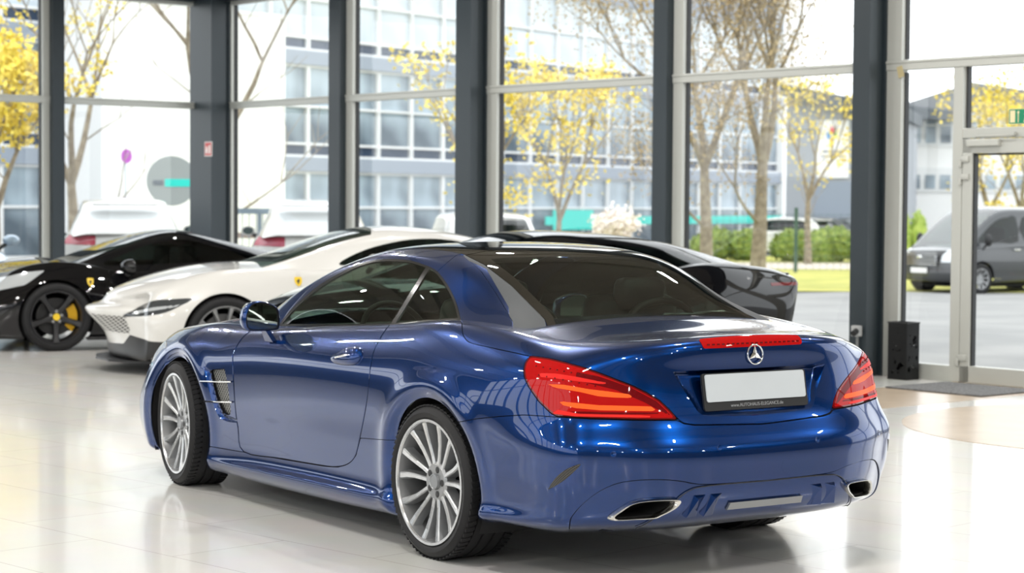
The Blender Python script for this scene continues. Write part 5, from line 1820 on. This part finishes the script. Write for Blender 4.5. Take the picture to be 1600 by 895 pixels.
tree('tree', 738, 42, 6.4, .12, 'yellow blossoming tree half hidden behind the third dark column', 'tree', MT['leaf_y'], 1300, .06, 31, .27, .34, 4, .2, clump=.17)
tree('tree', 868, 43, 6.2, .10, 'bright yellow blossoming tree in front of the office building, right of the third column', 'tree', MT['leaf_y'], 1700, .06, 44, .26, .28, 4, .2, clump=.17)
tree('tree', 1102, 47, 9.5, .19, 'tall tan budding tree, left trunk of the pair behind the black coupe', 'tree', MT['leaf_t'], 11000, .040, 57, .30, .42, 5, .25, clump=.38)
tree('tree', 1184, 48, 9.0, .22, 'tall tan budding tree, right trunk of the pair behind the black coupe', 'tree', MT['leaf_t'], 10000, .040, 66, .33, .36, 5, .25, clump=.38)
tree('tree', 1262, 66, 7.2, .14, 'yellowish tree beside the grey building with the white banner', 'tree', MT['leaf_y'], 900, .07, 71, .3, .4, 4, .3, clump=.25)
tree('tree', 1546, 62, 5.6, .12, 'small yellow tree seen through the glass door, left of two', 'tree', MT['leaf_y'], 1000, .07, 77, .32, .4, 4, .25, clump=.25)
tree('tree', 1592, 60, 5.8, .14, 'small yellow tree seen through the glass door, right of two', 'tree', MT['leaf_y'], 1300, .07, 83, .3, .42, 4, .25, clump=.25)
tree('shrub', 955, 62, 2.3, .06, 'pale pink blossoming shrub in front of the office windows', 'shrub', MT['leaf_p'], 2600, .07, 91, .25, .5, 4, .1, clump=.16)

def bushy(name, px, D, w, d, h, label, cat, mat, seed, n=1500, z0=0.0, size=.10):
    """leafy mound: a lumpy core plus leaves that stand off it"""
    random.seed(seed)
    x, y = wp(px, D)
    bm = bmesh.new()
    lumps = []
    k = max(4, int(w * 1.4))
    for i in range(k):
        cx = (i + .5) / k * w - w / 2
        lumps.append((Vector((cx + random.uniform(-.2, .2), random.uniform(-.25, .25) * d, h * random.uniform(.42, .55))), (w / k * 1.0, d * .5, h * random.uniform(.40, .52))))
    for c, r in lumps:
        bmesh.ops.create_icosphere(bm, subdivisions=2, radius=1, matrix=Matrix.Translation(c) @ Matrix.Diagonal((*r, 1)))
    for v in bm.verts: v.co += Vector((random.uniform(-.06, .06),) * 3)
    for _ in range(n):
        c, r = random.choice(lumps)
        u = Vector((random.gauss(0, 1), random.gauss(0, 1), random.gauss(0, 1))).normalized()
        p = c + Vector((u.x * r[0], u.y * r[1], u.z * r[2])) * random.uniform(.95, 1.12)
        if p.z < .02: p.z = .02
        s = size * random.uniform(.6, 1.2)
        a = Vector((random.gauss(0, 1), random.gauss(0, 1), random.gauss(0, 1))).normalized(); b = a.orthogonal().normalized()
        bm.faces.new([bm.verts.new(p + a * s), bm.verts.new(p + b * s * .6), bm.verts.new(p - a * s), bm.verts.new(p - b * s * .6)])
    o = bm_obj(name, bm, mat)
    o.location = (x, y, gz(D) - .04 + z0); o.rotation_euler = (0, 0, _yaw - PI / 2)
    return tag(o, label, cat)
bushy('hedge', 1292, 69, 2.9, 1.2, 1.25, 'clipped green hedge behind the path, right of the fence post', 'hedge', MT['hedge'], 3)
bushy('hedge', 1140, 70, 2.0, 1.2, 1.15, 'green hedge behind the path below the tan trees, left of the fence post', 'hedge', MT['hedge'], 4)
bushy('bush', 1424, 60, 1.0, .9, 1.95, 'bright green bush just left of the dark van', 'bush', MT['leaf_g'], 8, 900, .0, .07)

# ---- wire mesh fence with green posts
fc = empty('fence', (*wp(1243, 58), gz(58)), _yaw - PI / 2, 'green wire mesh fence along the lawn', 'fence')
MT['fence'] = pmat('fence green', (.05, .10, .08), .5)
for i, x in enumerate((-2.55, 0, 2.5)):
    bm = bmesh.new(); box(bm, (x, 0, .95), (.10, .07, 1.9)); bm_obj('post', bm, MT['fence'], fc)
bm = bmesh.new()
for k in range(26): cyl(bm, (-2.5 + k * .2, .0, .08), (-2.5 + k * .2, 0, 1.75), .004, 4)
for k in range(9): cyl(bm, (-2.5, 0, .1 + k * .2), (2.5, 0, .1 + k * .2), .005, 4)
bm_obj('wire_mesh', bm, MT['fence'], fc)

# ---- grey railing outside the corner
rl = empty('railing', (*wp(405, 36), gz(36)), _yaw - PI / 2, 'grey metal railing outside behind the corner column', 'railing')
MT['railing'] = pmat('railing grey', (.20, .25, .29), .5, .4)
for x in (-.86, .0, .86):
    bm = bmesh.new(); box(bm, (x, 0, .85), (.07, .07, 1.7)); bm_obj('post', bm, MT['railing'], rl)
bm = bmesh.new(); box(bm, (0, 0, 1.69), (1.9, .09, .10)); bm_obj('handrail', bm, MT['railing'], rl)
bm = bmesh.new()
for k in range(14): cyl(bm, (-.8 + k * .123, 0, .2), (-.8 + k * .123, 0, 1.65), .009, 6)
bm_obj('bars', bm, MT['railing'], rl)
bm = bmesh.new()
for z in (.5, .9, 1.25): box(bm, (0, .25, z), (1.9, .05, .10))
bm_obj('timber_rail', bm, pmat('weathered timber', (.38, .30, .25), .8), rl)

# ---- round grey sign board with turquoise lettering, no-stopping sign
sg_ = empty('round_sign', (*wp(268, 45), gz(45)), _yaw - PI / 2 + .12, 'large round grey sign board with a turquoise bar outside the left glass front', 'sign')
MT['sign_grey'] = pmat('sign board grey', (.30, .33, .32), .5)
bm = bmesh.new(); Mx = Matrix.Translation((0, .06, hz(286, 45) - gz(45))) @ Matrix.Rotation(PI / 2, 4, 'X'); rd = 39 / CAMF * 45
prism(bm, [(rd * math.cos(2 * PI * k / 48), rd * math.sin(2 * PI * k / 48)) for k in range(48)], .12, Mx); bm_obj('board', bm, MT['sign_grey'], sg_)
bm = bmesh.new(); box(bm, (0, .03, .55), (1.05, .10, 1.1)); bm_obj('base', bm, MT['sign_grey'], sg_)
TUR = pmat('turquoise', (.02, .62, .52), .5)
zz = hz(289, 45) - gz(45)
bm = bmesh.new(); box(bm, (.16, -.066, zz), (.62, .012, .17)); bm_obj('turquoise_bar', bm, TUR, sg_)
bm = bmesh.new(); box(bm, (-.30, -.066, zz), (.23, .012, .11), None, .004); bm_obj('grey_bar', bm, pmat('dark grey bar', (.13, .15, .17), .5), sg_)
ns = empty('traffic_sign', (*wp(197, 44), gz(44)), _yaw - PI / 2 + .9, 'small round purple traffic sign on a thin pole before the white wall', 'sign')
bm = bmesh.new(); cyl(bm, (0, .03, 0), (0, .03, hz(240, 44) - gz(44)), .028, 10); bm_obj('pole', bm, pmat('galvanised pole', (.42, .46, .47), .4, .5), ns)
bm = bmesh.new(); prism(bm, [(.155 * math.cos(2 * PI * k / 32), .155 * math.sin(2 * PI * k / 32)) for k in range(32)], .012, Matrix.Translation((0, .0, hz(248, 44) - gz(44))) @ Matrix.Rotation(PI / 2, 4, 'X')); bm_obj('sign_disc', bm, pmat('sign purple', (.45, .06, .48), .5), ns)
bm = bmesh.new(); box(bm, (0, -.014, hz(248, 44) - gz(44)), (.035, .004, .2), Matrix.Rotation(.7, 4, 'Y')); bm_obj('slash', bm, pmat('sign pale violet', (.68, .40, .70), .5), ns)

# ---- office building with a long glass front that runs away to the right
MT['spandrel'] = pmat('blue grey facade panel', (.27, .31, .37), .45)
MT['facade_white'] = pmat('white render', (.86, .86, .85), .7)
MT['mullion'] = pmat('white mullion', (.74, .75, .75), .5)
def pane_mat(name, c1, c2, sc):
    m = noise_mat(name, c1, c2, sc, .12, 2, lo=.42, hi=.58)
    return m
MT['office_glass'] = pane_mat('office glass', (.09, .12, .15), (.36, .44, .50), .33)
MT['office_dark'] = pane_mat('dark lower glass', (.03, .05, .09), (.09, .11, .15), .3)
pB = Vector((*wp(1222, 112), 0)); pA = Vector((*wp(480, 79), 0))
dirv = (pA - pB).normalized()
ang = math.atan2(dirv.y, dirv.x)
ob = empty('office_building', (pB.x, pB.y, -.5), ang, 'long glass-fronted office building with white mullions and blue grey floor bands', 'building')
# local x runs left along the front, local y: positive side?
test = Matrix.Rotation(ang, 4, 'Z') @ Vector((0, 1, 0))
SY = 1.0 if test.dot(Vector((CAMO[0] - pB.x, CAMO[1] - pB.y, 0))) > 0 else -1.0     # +SY faces the hall
LEN = 70.0
def fb(name, x0, x1, y, z0, z1, t, mat, parent=ob, lab=None):
    bm = bmesh.new(); box(bm, ((x0 + x1) / 2, SY * (y - t / 2), (z0 + z1) / 2), (x1 - x0, t, z1 - z0))
    o = bm_obj(name, bm, mat, parent)
    if lab: tag(o, lab)
    return o
fb('rear_block', 0, LEN, -.35, 0, 17.5, 10, MT['spandrel'])
fb('end_pillar', -1.6, .75, .35, 0, 17.5, 3, MT['facade_white'], lab='white end pillar of the building')
for k, z in enumerate((3.15, 7.3, 11.5)):
    fb('floor_band', .4, LEN, .25, z, z + .55, .5, MT['spandrel'])
fb('roof_edge', .4, LEN, .3, 15.7, 17.5, .6, MT['spandrel'])
fb('shop_band', .4, 24.0, .30, .95, 1.35, .06, TUR, lab='turquoise stripe along the ground floor')
fb('shop_band', 57.0, LEN, .30, .95, 1.35, .06, TUR, lab='turquoise stripe at the far left end')
fb('shop_banner', 20.0, 23.4, .32, .72, 1.65, .06, TUR, lab='turquoise panel in the ground floor windows')
wproto = {}
MT['office_bright'] = pane_mat('office glass with painted sky', (.46, .52, .57), (.62, .68, .72), .3)  # upper panes paler: the reflected sky is painted into their colour
def win_unit(x, w_, z0, z1, dark=.48):
    key = (round(w_, 2), round(z1 - z0, 2), dark, z0 > 7)
    if key in wproto:
        o, pn, dk = wproto[key]
        c = o.copy(); COL.objects.link(c); c.parent = ob; c.location = (x, 0, z0)
        for ch in o.children:
            d_ = ch.copy(); COL.objects.link(d_); d_.parent = c
        return
    hgt = z1 - z0
    bm = bmesh.new()
    for xx in (.04, w_ - .04): box(bm, (xx, SY * .05, hgt / 2), (.10, .16, hgt))
    zs = [.05, hgt - .05, hgt * .55] + ([dark + .04] if dark else [])
    for zz in zs: box(bm, (w_ / 2, SY * .05, zz), (w_, .14, .09))
    o = bm_obj('window', bm, MT['mullion'], ob); o.location = (x, 0, z0)
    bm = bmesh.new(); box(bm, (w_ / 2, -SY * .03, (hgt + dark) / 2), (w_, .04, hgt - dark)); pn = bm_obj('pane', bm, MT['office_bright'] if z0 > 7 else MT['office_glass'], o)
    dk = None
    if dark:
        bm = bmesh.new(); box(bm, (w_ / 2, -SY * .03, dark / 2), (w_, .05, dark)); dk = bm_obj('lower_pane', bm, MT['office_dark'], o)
    wproto[key] = (o, pn, dk)
nb = 31
bw_ = 2.2
for k in range(nb):
    x = .8 + k * bw_
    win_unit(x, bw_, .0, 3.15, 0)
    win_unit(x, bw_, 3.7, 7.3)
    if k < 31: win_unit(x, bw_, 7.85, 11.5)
# white windowless block before the left part
xl = 3.6 + ((Vector((*wp(462, 78), 0)) - pB).dot(dirv)); xr = ((Vector((*wp(55, 68), 0)) - pB).dot(dirv))
wbk = empty('white_building', (pB.x + dirv.x * (xl + xr) / 2, pB.y + dirv.y * (xl + xr) / 2, -.5), ang, 'windowless white building wall behind the bare tree on the left', 'building')
hl = abs(xr - xl) / 2
bm = bmesh.new(); box(bm, (0, SY * 1.7, 4.3), (2 * hl, 2.4, 8.6)); bm_obj('wall', bm, MT['facade_white'], wbk)
bm = bmesh.new(); box(bm, (0, SY * 1.7, 8.66), (2 * hl + .1, 2.5, .12)); bm_obj('parapet', bm, MT['mullion'], wbk)

# ---- grey building with a white banner
def camblock(px, D, rz=0.0):
    x, y = wp(px, D); return (x, y, gz(D)), _yaw - PI / 2 + rz
loc_, rz_ = camblock(1290, 84, -.28)
gb = empty('grey_building', loc_, rz_, 'pale grey building with a dark eave and a white banner, right of the office building', 'building')
MT['pale_grey'] = pmat('pale grey wall', (.34, .36, .39), .7)
MT['roof_dark'] = pmat('dark roof edge', (.10, .115, .13), .6)
bm = bmesh.new(); prism(bm, [(-1.7, 0), (3.2, 0), (3.2, 5.7), (-1.7, 6.7)], 6, Matrix.Rotation(PI / 2, 4, 'X') @ Matrix.Translation((0, 0, -6))); bm_obj('wall', bm, MT['pale_grey'], gb)
bm = bmesh.new(); prism(bm, [(-1.9, 7.0), (3.4, 5.95), (3.4, 5.45), (2.6, 5.45), (-1.9, 6.55)], 7.2, Matrix.Rotation(PI / 2, 4, 'X') @ Matrix.Translation((0, 0, -6.4))); bm_obj('roof', bm, MT['roof_dark'], gb)
bm = bmesh.new(); box(bm, (.25, -.06, 4.3), (1.32, .06, 2.4)); bn = bm_obj('banner', bm, MT['facade_white'], gb); tag(bn, 'white banner with a coloured drop-shaped mark')
for (cx, cz, col, r) in ((0, .22, (.75, .12, .15), .11), (-.13, .02, (.12, .32, .62), .11), (.13, .02, (.25, .50, .12), .11), (0, -.2, (.85, .60, .05), .12)):
    bm = bmesh.new(); prism(bm, [(r * .8 * math.cos(a), r * 1.5 * math.sin(a)) for a in np.linspace(0, 2 * PI, 13)[:-1]], .01, Matrix.Translation((.2 + cx, -.095, 4.85 + cz)) @ Matrix.Rotation(PI / 2, 4, 'X')); bm_obj('leaf_mark', bm, pmat('mark %.2f' % col[0], col, .5), bn)
bm = bmesh.new(); box(bm, (.25, -.093, 4.2), (.95, .008, .10)); box(bm, (.25, -.093, 4.0), (1.05, .008, .07)); bm_obj('banner_text', bm, MT['pale_grey'], bn)
bm = bmesh.new(); box(bm, (.25, -.04, 2.2), (1.5, .05, 1.5)); bm_obj('entrance', bm, MT['spandrel'], gb)
for i in range(3):
    for j in range(2):
        bm = bmesh.new(); box(bm, (-1.5 + .36 * i, -.03, .55 + .55 * j), (.22, .05, .34)); bm_obj('window', bm, MT['office_dark'], gb)

# ---- white two-storey building with grey roofs
loc_, rz_ = camblock(1500, 92, -.10)
hb = empty('house', loc_, rz_, 'white two-storey building with rows of windows and a grey pitched roof, behind the dark van', 'building')
bm = bmesh.new(); box(bm, (1.0, 4, 3.15), (7.8, 8, 6.3)); bm_obj('wall', bm, MT['facade_white'], hb)
bm = bmesh.new()
prism(bm, [(-3.6, 6.3), (.4, 7.6), (5.6, 6.8), (5.6, 6.3)], 8.6, Matrix.Rotation(PI / 2, 4, 'X') @ Matrix.Translation((0, 0, -8.3)))
bm_obj('roof', bm, pmat('grey tiled roof', (.24, .25, .26), .7), hb)
bm = bmesh.new(); prism(bm, [(-3.6, 6.55), (-.2, 6.15), (-.2, 5.9), (-1.2, 5.8), (-3.6, 6.0)], 2.2, Matrix.Rotation(PI / 2, 4, 'X') @ Matrix.Translation((0, 0, .0))); bm_obj('canopy', bm, MT['roof_dark'], hb)
bm = bmesh.new(); box(bm, (-2.75, -.25, 3.0), (.45, .5, 6.0)); bm_obj('corner_pillar', bm, MT['pale_grey'], hb)
for z, hh in ((4.78, 1.1), (2.70, .9)):
    bm = bmesh.new(); box(bm, (1.6, -.04, z + hh / 2), (7.6, .10, hh + .22)); bm_obj('window_band', bm, MT['mullion'], hb)
    for k in range(11):
        x = -2.1 + k * .68
        bm = bmesh.new(); box(bm, (x, -.10, z + hh * .40), (.46, .05, hh * .70)); wn = bm_obj('window', bm, MT['office_glass'], hb)
        if z > 4: bm = bmesh.new(); box(bm, (x, -.10, z + hh * .93), (.46, .05, hh * .22)); bm_obj('top_light', bm, MT['office_glass'], wn)
# ------------------------------------------------------------------ cars parked outside
MT['silver_paint'] = car_paint('silver blue paint', (.36, .44, .52), .5, .35)
MT['grey_paint'] = car_paint('dark grey paint', (.035, .038, .042), .3, .35)
HT = {-.70: (.80, .30, .90, .62, .76, .95), 0: (.90, .22, .93, .62, .80, .98), .9: (.90, .20, .92, .60, .82, .95), 1.8: (.90, .20, .92, .58, .82, .92), 2.4: (.90, .20, .93, .60, .80, .90), 2.85: (.90, .20, .93, .62, .76, .86), 3.15: (.86, .22, .90, .58, .70, .78)}
def hatch(px, D, rz, paint, label, rear_glass, wm_, z=None, org=None):
    x, y = wp(px, D) if org is None else org
    root = empty('car', (x, y, gz(D) if z is None else z), rz, label, 'car')
    zs = [.24, .26, .38, .52, .66, .80, .92, 1.00]
    rr_ = end_cols([-.80, -.90, -.95, -.96, -.93, -.92, -.90, -.84], zs, [-.70, -.78, -.82, -.82, -.78, -.76, -.74, -.70], [.66, .78, .85, .87, .86, .84, .80, .74])
    fr = end_cols([3.45, 3.56, 3.60, 3.60, 3.59, 3.56, 3.52, 3.42], [.2, .22, .32, .42, .52, .60, .66, .72], [3.3, 3.40, 3.43, 3.43, 3.41, 3.38, 3.34, 3.26], [.66, .80, .84, .84, .82, .78, .72, .64])
    sec = [(-.92, 1.0, .5, 1.0, .70, .97), (-.80, 1.16, .56, 1.14, .73, .98), (-.55, 1.38, .57, 1.35, .78, .98), (-.1, 1.48, .58, 1.43, .80, .97), (.7, 1.51, .60, 1.45, .81, .95), (1.4, 1.48, .60, 1.42, .81, .93), (1.9, 1.30, .62, 1.24, .81, .91), (2.4, 1.02, .66, 1.0, .79, .89), (2.65, .89, .68, .88, .76, .87)]
    sh = Shell(root, HT, rr_, fr, lambda x: float(np.interp(x, [-.9, 0, 1.8, 2.4, 3.0, 3.5], [.0, .02, .05, .06, .05, 0])), sec, 2.8)
    sh.arches(.37, .34)
    win = smooth_poly([(-.45, 1.05), (.3, 1.0), (1.2, .985), (2.1, .965), (1.85, 1.18), (1.45, 1.36), (.7, 1.41), (.0, 1.38), (-.35, 1.25)], 3)
    sw, sh.house = sh.house.split(sh.xz(win), 0)
    rwf = lambda V: np.minimum(np.minimum(-.42 - V[:, 0], V[:, 2] - 1.03), np.interp(V[:, 2], [1.0, 1.4], [.60, .50]) - np.abs(V[:, 1]))
    rwn, sh.house = sh.house.split(rwf, 0)
    scr, roof = sh.house.split(lambda V: np.minimum(V[:, 0] - 1.55, np.interp(V[:, 0], [1.3, 2.6], [.54, .64]) - np.abs(V[:, 1])), 0)
    lamp = lambda V: np.where(V[:, 0] < -.40, np.minimum(np.abs(V[:, 1]) - .40, .070 - np.abs(V[:, 2] - .915 - .04 * (np.abs(V[:, 1]) - .6))), -1)
    lp, b = sh.body.split(lamp, .002)
    hlf = lambda V: np.where(V[:, 0] > 2.9, np.minimum(np.abs(V[:, 1]) - .48, .06 - np.abs(V[:, 2] - .62)), -1)
    hd, b = b.split(hlf, .002)
    gate, b = b.split(lambda V: np.where(V[:, 0] < -.5, np.minimum(V[:, 2] - .62, .66 - np.abs(V[:, 1])), -1), .002)
    bump, b = b.split(lambda V: np.minimum(-.45 - V[:, 0], .62 - V[:, 2]), .002)
    dr, b = b.split(sh.xz([(2.1, .25), (2.15, .96), (.25, 1.02), (.22, .6), (.45, .3)]), .002)
    b.obj('body_shell', paint, root, .01); gate.obj('tailgate', paint, root, .01); bump.obj('rear_bumper', paint, root, .01); sh.LRput(dr, 'door', paint)
    roof.obj('roof', paint, root, .006); scr.obj('windscreen', MT['tint'], root); rwn.obj('rear_window', rear_glass, root); sh.LRput(sw, 'side_window', MT['tint'], 0)
    sh.LRput(lp.offset(.003), 'tail_lamp', MT['lens_red2'], .006, 'red tail lamp'); sh.LRput(hd.offset(.003), 'headlight', MT['lens_clear'], .006)
    bm = bmesh.new(); prism(bm, [(-.62, -.50), (-.78, -.44), (-.80, 0), (-.78, .44), (-.62, .50)], .03, Matrix.Translation((.0, 0, 1.395))); bm_obj('roof_spoiler', bm, paint, root)
    bm = bmesh.new(); box(bm, (1.0, 0, .55), (2.6, 1.4, .4)); box(bm, (1.0, .38, .95), (.2, .45, .5), None, .06); box(bm, (1.0, -.38, .95), (.2, .45, .5), None, .06); bm_obj('cabin', bm, MT['leather'], root)
    mirror_pair(root, 2.0, 1.0, 1.02, .22, .15, .14, paint)
    sh.inner()
    for wx in (0.0, 2.8):
        for sg in (1, -1):
            make_car_wheel(root, (wx, sg * .80, .34), .34, .24, .22, sg, wm_, 5, .1, 0, 'five')
    return root
MT['lens_red2'] = pmat('dull red lamp', (.42, .05, .08), .15, 0, Coat_Weight=1.0)
MT['pale_glass'] = pmat('rear glass with painted sky reflection', (.72, .75, .76), .06, 0, Coat_Weight=1.0)  # white sky reflection on the rear windows is put into the base colour
owm = dict(tyre=MT['tyre'], rim=MT['rim'], spoke=MT['spoke'], spoke_side=MT['grey_rim'], disc=MT['disc'], calliper=MT['calliper'], dark=MT['black'])
hatch(194, 29.0, _yaw + .194, MT['white_paint'], 'white hatchback parked outside the left glass front, seen from behind', MT['pale_glass'], owm, z=.02)
hatch(490, 28.8, _yaw + .099, MT['white_paint'], 'white hatchback parked outside behind the white coupe, seen from behind', MT['pale_glass'], owm, z=.02)
hatch(760, 29.5, _yaw + .013 + .12, MT['white_paint'], 'white estate with dark windows parked outside behind the third dark column', MT['tint'], owm)
_h = _yaw + .25 - math.radians(172)
_o = wp(17, 26) - 2.0 * np.array([math.cos(_h), math.sin(_h)]) - 1.0 * np.array([-math.sin(_h), math.cos(_h)])
hatch(0, 26.0, _h, MT['silver_paint'], 'silver blue car cut off by the left edge, parked outside', MT['tint'], owm, org=_o)
hatch(1262, 76, _yaw + .9, MT['white_paint'], 'small distant white car behind the hedge left', MT['tint'], owm)
hatch(1296, 80, _yaw + 1.2, MT['grey_paint'], 'small distant dark car behind the hedge, below the banner', MT['tint'], owm)

# ---- dark van
x, y = wp(1628, 47.5)
root = empty('van', (x, y, gz(45)), math.radians(88), 'dark grey passenger van with a chrome grille parked outside the glass door', 'van')
VT = {-.85: (.88, .35, .97, .75, .93, 1.12), 0: (.95, .28, .99, .75, .95, 1.14), 1.0: (.95, .26, .99, .72, .95, 1.12), 2.0: (.95, .26, .99, .72, .95, 1.10), 2.93: (.94, .26, .99, .74, .92, 1.06), 3.3: (.92, .28, .97, .70, .88, 1.02), 3.5: (.88, .30, .94, .66, .82, .98)}
zs = [.30, .33, .45, .58, .72, .86, .98, 1.08]
rr_ = end_cols([-.92, -.98, -1.0, -1.0, -1.0, -1.0, -1.0, -.98], zs, [-.88, -.94, -.96, -.96, -.96, -.96, -.96, -.94], [.82, .88, .92, .93, .93, .92, .91, .90])
fr = end_cols([3.75, 3.86, 3.90, 3.90, 3.90, 3.88, 3.84, 3.72], [.28, .30, .42, .54, .66, .78, .88, .95], [3.55, 3.64, 3.68, 3.68, 3.66, 3.63, 3.60, 3.54], [.74, .86, .90, .90, .88, .85, .82, .76])
sec = [(-1.02, 1.10, .75, 1.10, .90, 1.06), (-.98, 1.5, .80, 1.46, .90, 1.08), (-.88, 1.88, .80, 1.80, .92, 1.10), (-.4, 1.97, .80, 1.88, .94, 1.12), (1.2, 1.99, .80, 1.89, .945, 1.11), (2.1, 1.96, .79, 1.86, .94, 1.10), (2.6, 1.72, .77, 1.64, .93, 1.08), (3.1, 1.32, .77, 1.28, .90, 1.05), (3.42, 1.04, .76, 1.02, .86, 1.0)]
sh = Shell(root, VT, rr_, fr, lambda x: float(np.interp(x, [-1, 2.5, 3.2, 3.9], [.05, .05, .07, 0])), sec, 2.93)
sh.arches(.40, .35)
P = MT['grey_paint']
w1 = smooth_poly([(1.75, 1.18), (2.3, 1.16), (2.95, 1.16), (2.75, 1.38), (2.35, 1.66), (2.0, 1.74), (1.75, 1.74)], 2)
w2 = smooth_poly([(-.75, 1.22), (.4, 1.2), (1.55, 1.19), (1.55, 1.74), (.4, 1.76), (-.6, 1.74)], 2)
sa, sh.house = sh.house.split(sh.xz(w1), 0); sb, sh.house = sh.house.split(sh.xz(w2), 0)
scr, roof = sh.house.split(lambda V: np.minimum(V[:, 0] - 2.18, np.interp(V[:, 0], [2.1, 3.4], [.72, .70]) - np.abs(V[:, 1])), 0)
hd, b = sh.body.split(lambda V: np.where(V[:, 0] > 3.2, np.minimum(np.abs(V[:, 1]) - .58, .14 - np.abs(V[:, 2] - .86)), -1), .002)
gr, b = b.split(lambda V: np.where(V[:, 0] > 3.4, np.minimum(.56 - np.abs(V[:, 1]), .15 - np.abs(V[:, 2] - .80)), -1), .002)
bp, b = b.split(lambda V: np.where(V[:, 0] > 3.33, .58 - V[:, 2], -1), .002)
dr, b = b.split(sh.xz([(3.0, .35), (3.05, 1.1), (1.65, 1.14), (1.65, .35)]), .002)
b.obj('body_shell', P, root, .01); roof.obj('roof', P, root, .006); scr.obj('windscreen', MT['coated_glass'], root); sh.LRput(sa, 'front_side_window', MT['tint'], 0); sh.LRput(sb, 'rear_side_window', MT['tint'], 0)
sh.LRput(dr, 'front_door', P); sh.LRput(hd.offset(.003), 'headlight', MT['lens_clear'], .006); bp.obj('front_bumper', P, root, .01)
gro = gr.obj('grille', MT['black'], root, .01)
bm = bmesh.new()
for k in range(5): box(bm, (3.895, 0, .67 + .06 * k), (.03, 1.05, .028))
bm_obj('grille_bars', bm, MT['chrome'], gro)
bm = bmesh.new(); lathe(bm, [(0, .02), (.075, .02), (.085, .0)], 24, Matrix.Translation((3.90, 0, .83)) @ Matrix.Rotation(PI / 2, 4, 'Y') @ Matrix.Diagonal((.55, 1, 1, 1))); bm_obj('oval_badge', bm, MT['chrome'], gro)
bm = bmesh.new(); box(bm, (3.915, 0, .53), (.015, .52, .115)); tag(bm_obj('number_plate', bm, MT['white'], root), 'white number plate')
bm = bmesh.new(); box(bm, (1.2, 0, .7), (3.6, 1.6, .4)); [box(bm, (2.0, s * .42, 1.15), (.2, .5, .7), None, .06) for s in (1, -1)]; bm_obj('cabin', bm, MT['leather'], root)
mirror_pair(root, 2.85, 1.10, 1.22, .2, .28, .16, MT['black'])
bm = bmesh.new(); box(bm, (1.85, 1.0, 1.0), (.20, .03, .03), None, .008); box(bm, (1.45, 1.0, 1.0), (.20, .03, .03), None, .008); bm_obj('door_handle', bm, MT['chrome'], root)
sh.inner(.35, .41)
for wx in (0.0, 2.93):
    for sg in (1, -1): make_car_wheel(root, (wx, sg * .86, .35), .35, .235, .23, sg, owm, 10, .1, 0, 'ten')
w = bpy.data.worlds.new('sky'); SC.world = w
w.use_nodes = True
w.node_tree.nodes['Background'].inputs[0].default_value = (.94, .97, 1.0, 1)
w.node_tree.nodes['Background'].inputs[1].default_value = 2.7
# ceiling lamps over the hall
MT['lamp_on'] = emit_mat('lit ceiling lamp', (1.0, .97, .92), 9.0)
lid = 0
def area(name, x, y, z, sx, sy, power, col=(1, .97, .93)):
    ld = bpy.data.lights.new(name, 'AREA'); ld.shape = 'RECTANGLE'; ld.size = sx; ld.size_y = sy; ld.energy = power; ld.color = col
    o = bpy.data.objects.new(name, ld); COL.objects.link(o)
    o.matrix_world = MR @ Matrix.Translation((x, y, z))
    return o
for i, x in enumerate(np.arange(-29, -1, 4.0)):
    for j, y in enumerate(np.arange(2.5, 19, 4.0)):
        area('ceiling_lamp', float(x), float(y), H - .36, .42, .10, 85)
cd = bpy.data.cameras.new('camera'); co = bpy.data.objects.new('camera', cd); COL.objects.link(co); SC.camera = co
cd.sensor_width = 36; cd.sensor_fit = 'HORIZONTAL'; cd.lens = CAMF / 1600 * 36
cd.clip_end = 600; cd.clip_start = .1
R_, U_, Fv = Vector(CAM_R), Vector(CAM_U), Vector(CAM_F)
co.matrix_world = Matrix(((R_.x, U_.x, -Fv.x, CAMO[0]), (R_.y, U_.y, -Fv.y, CAMO[1]), (R_.z, U_.z, -Fv.z, CAMO[2]), (0, 0, 0, 1)))
cd.dof.use_dof = True
cd.dof.focus_distance = 8.4
cd.dof.aperture_fstop = 4.0
SC.view_settings.view_transform = 'Standard'
SC.view_settings.look = 'None'
SC.view_settings.gamma = 1
SC.view_settings.use_curve_mapping = False
SC.view_settings.exposure = 0.0
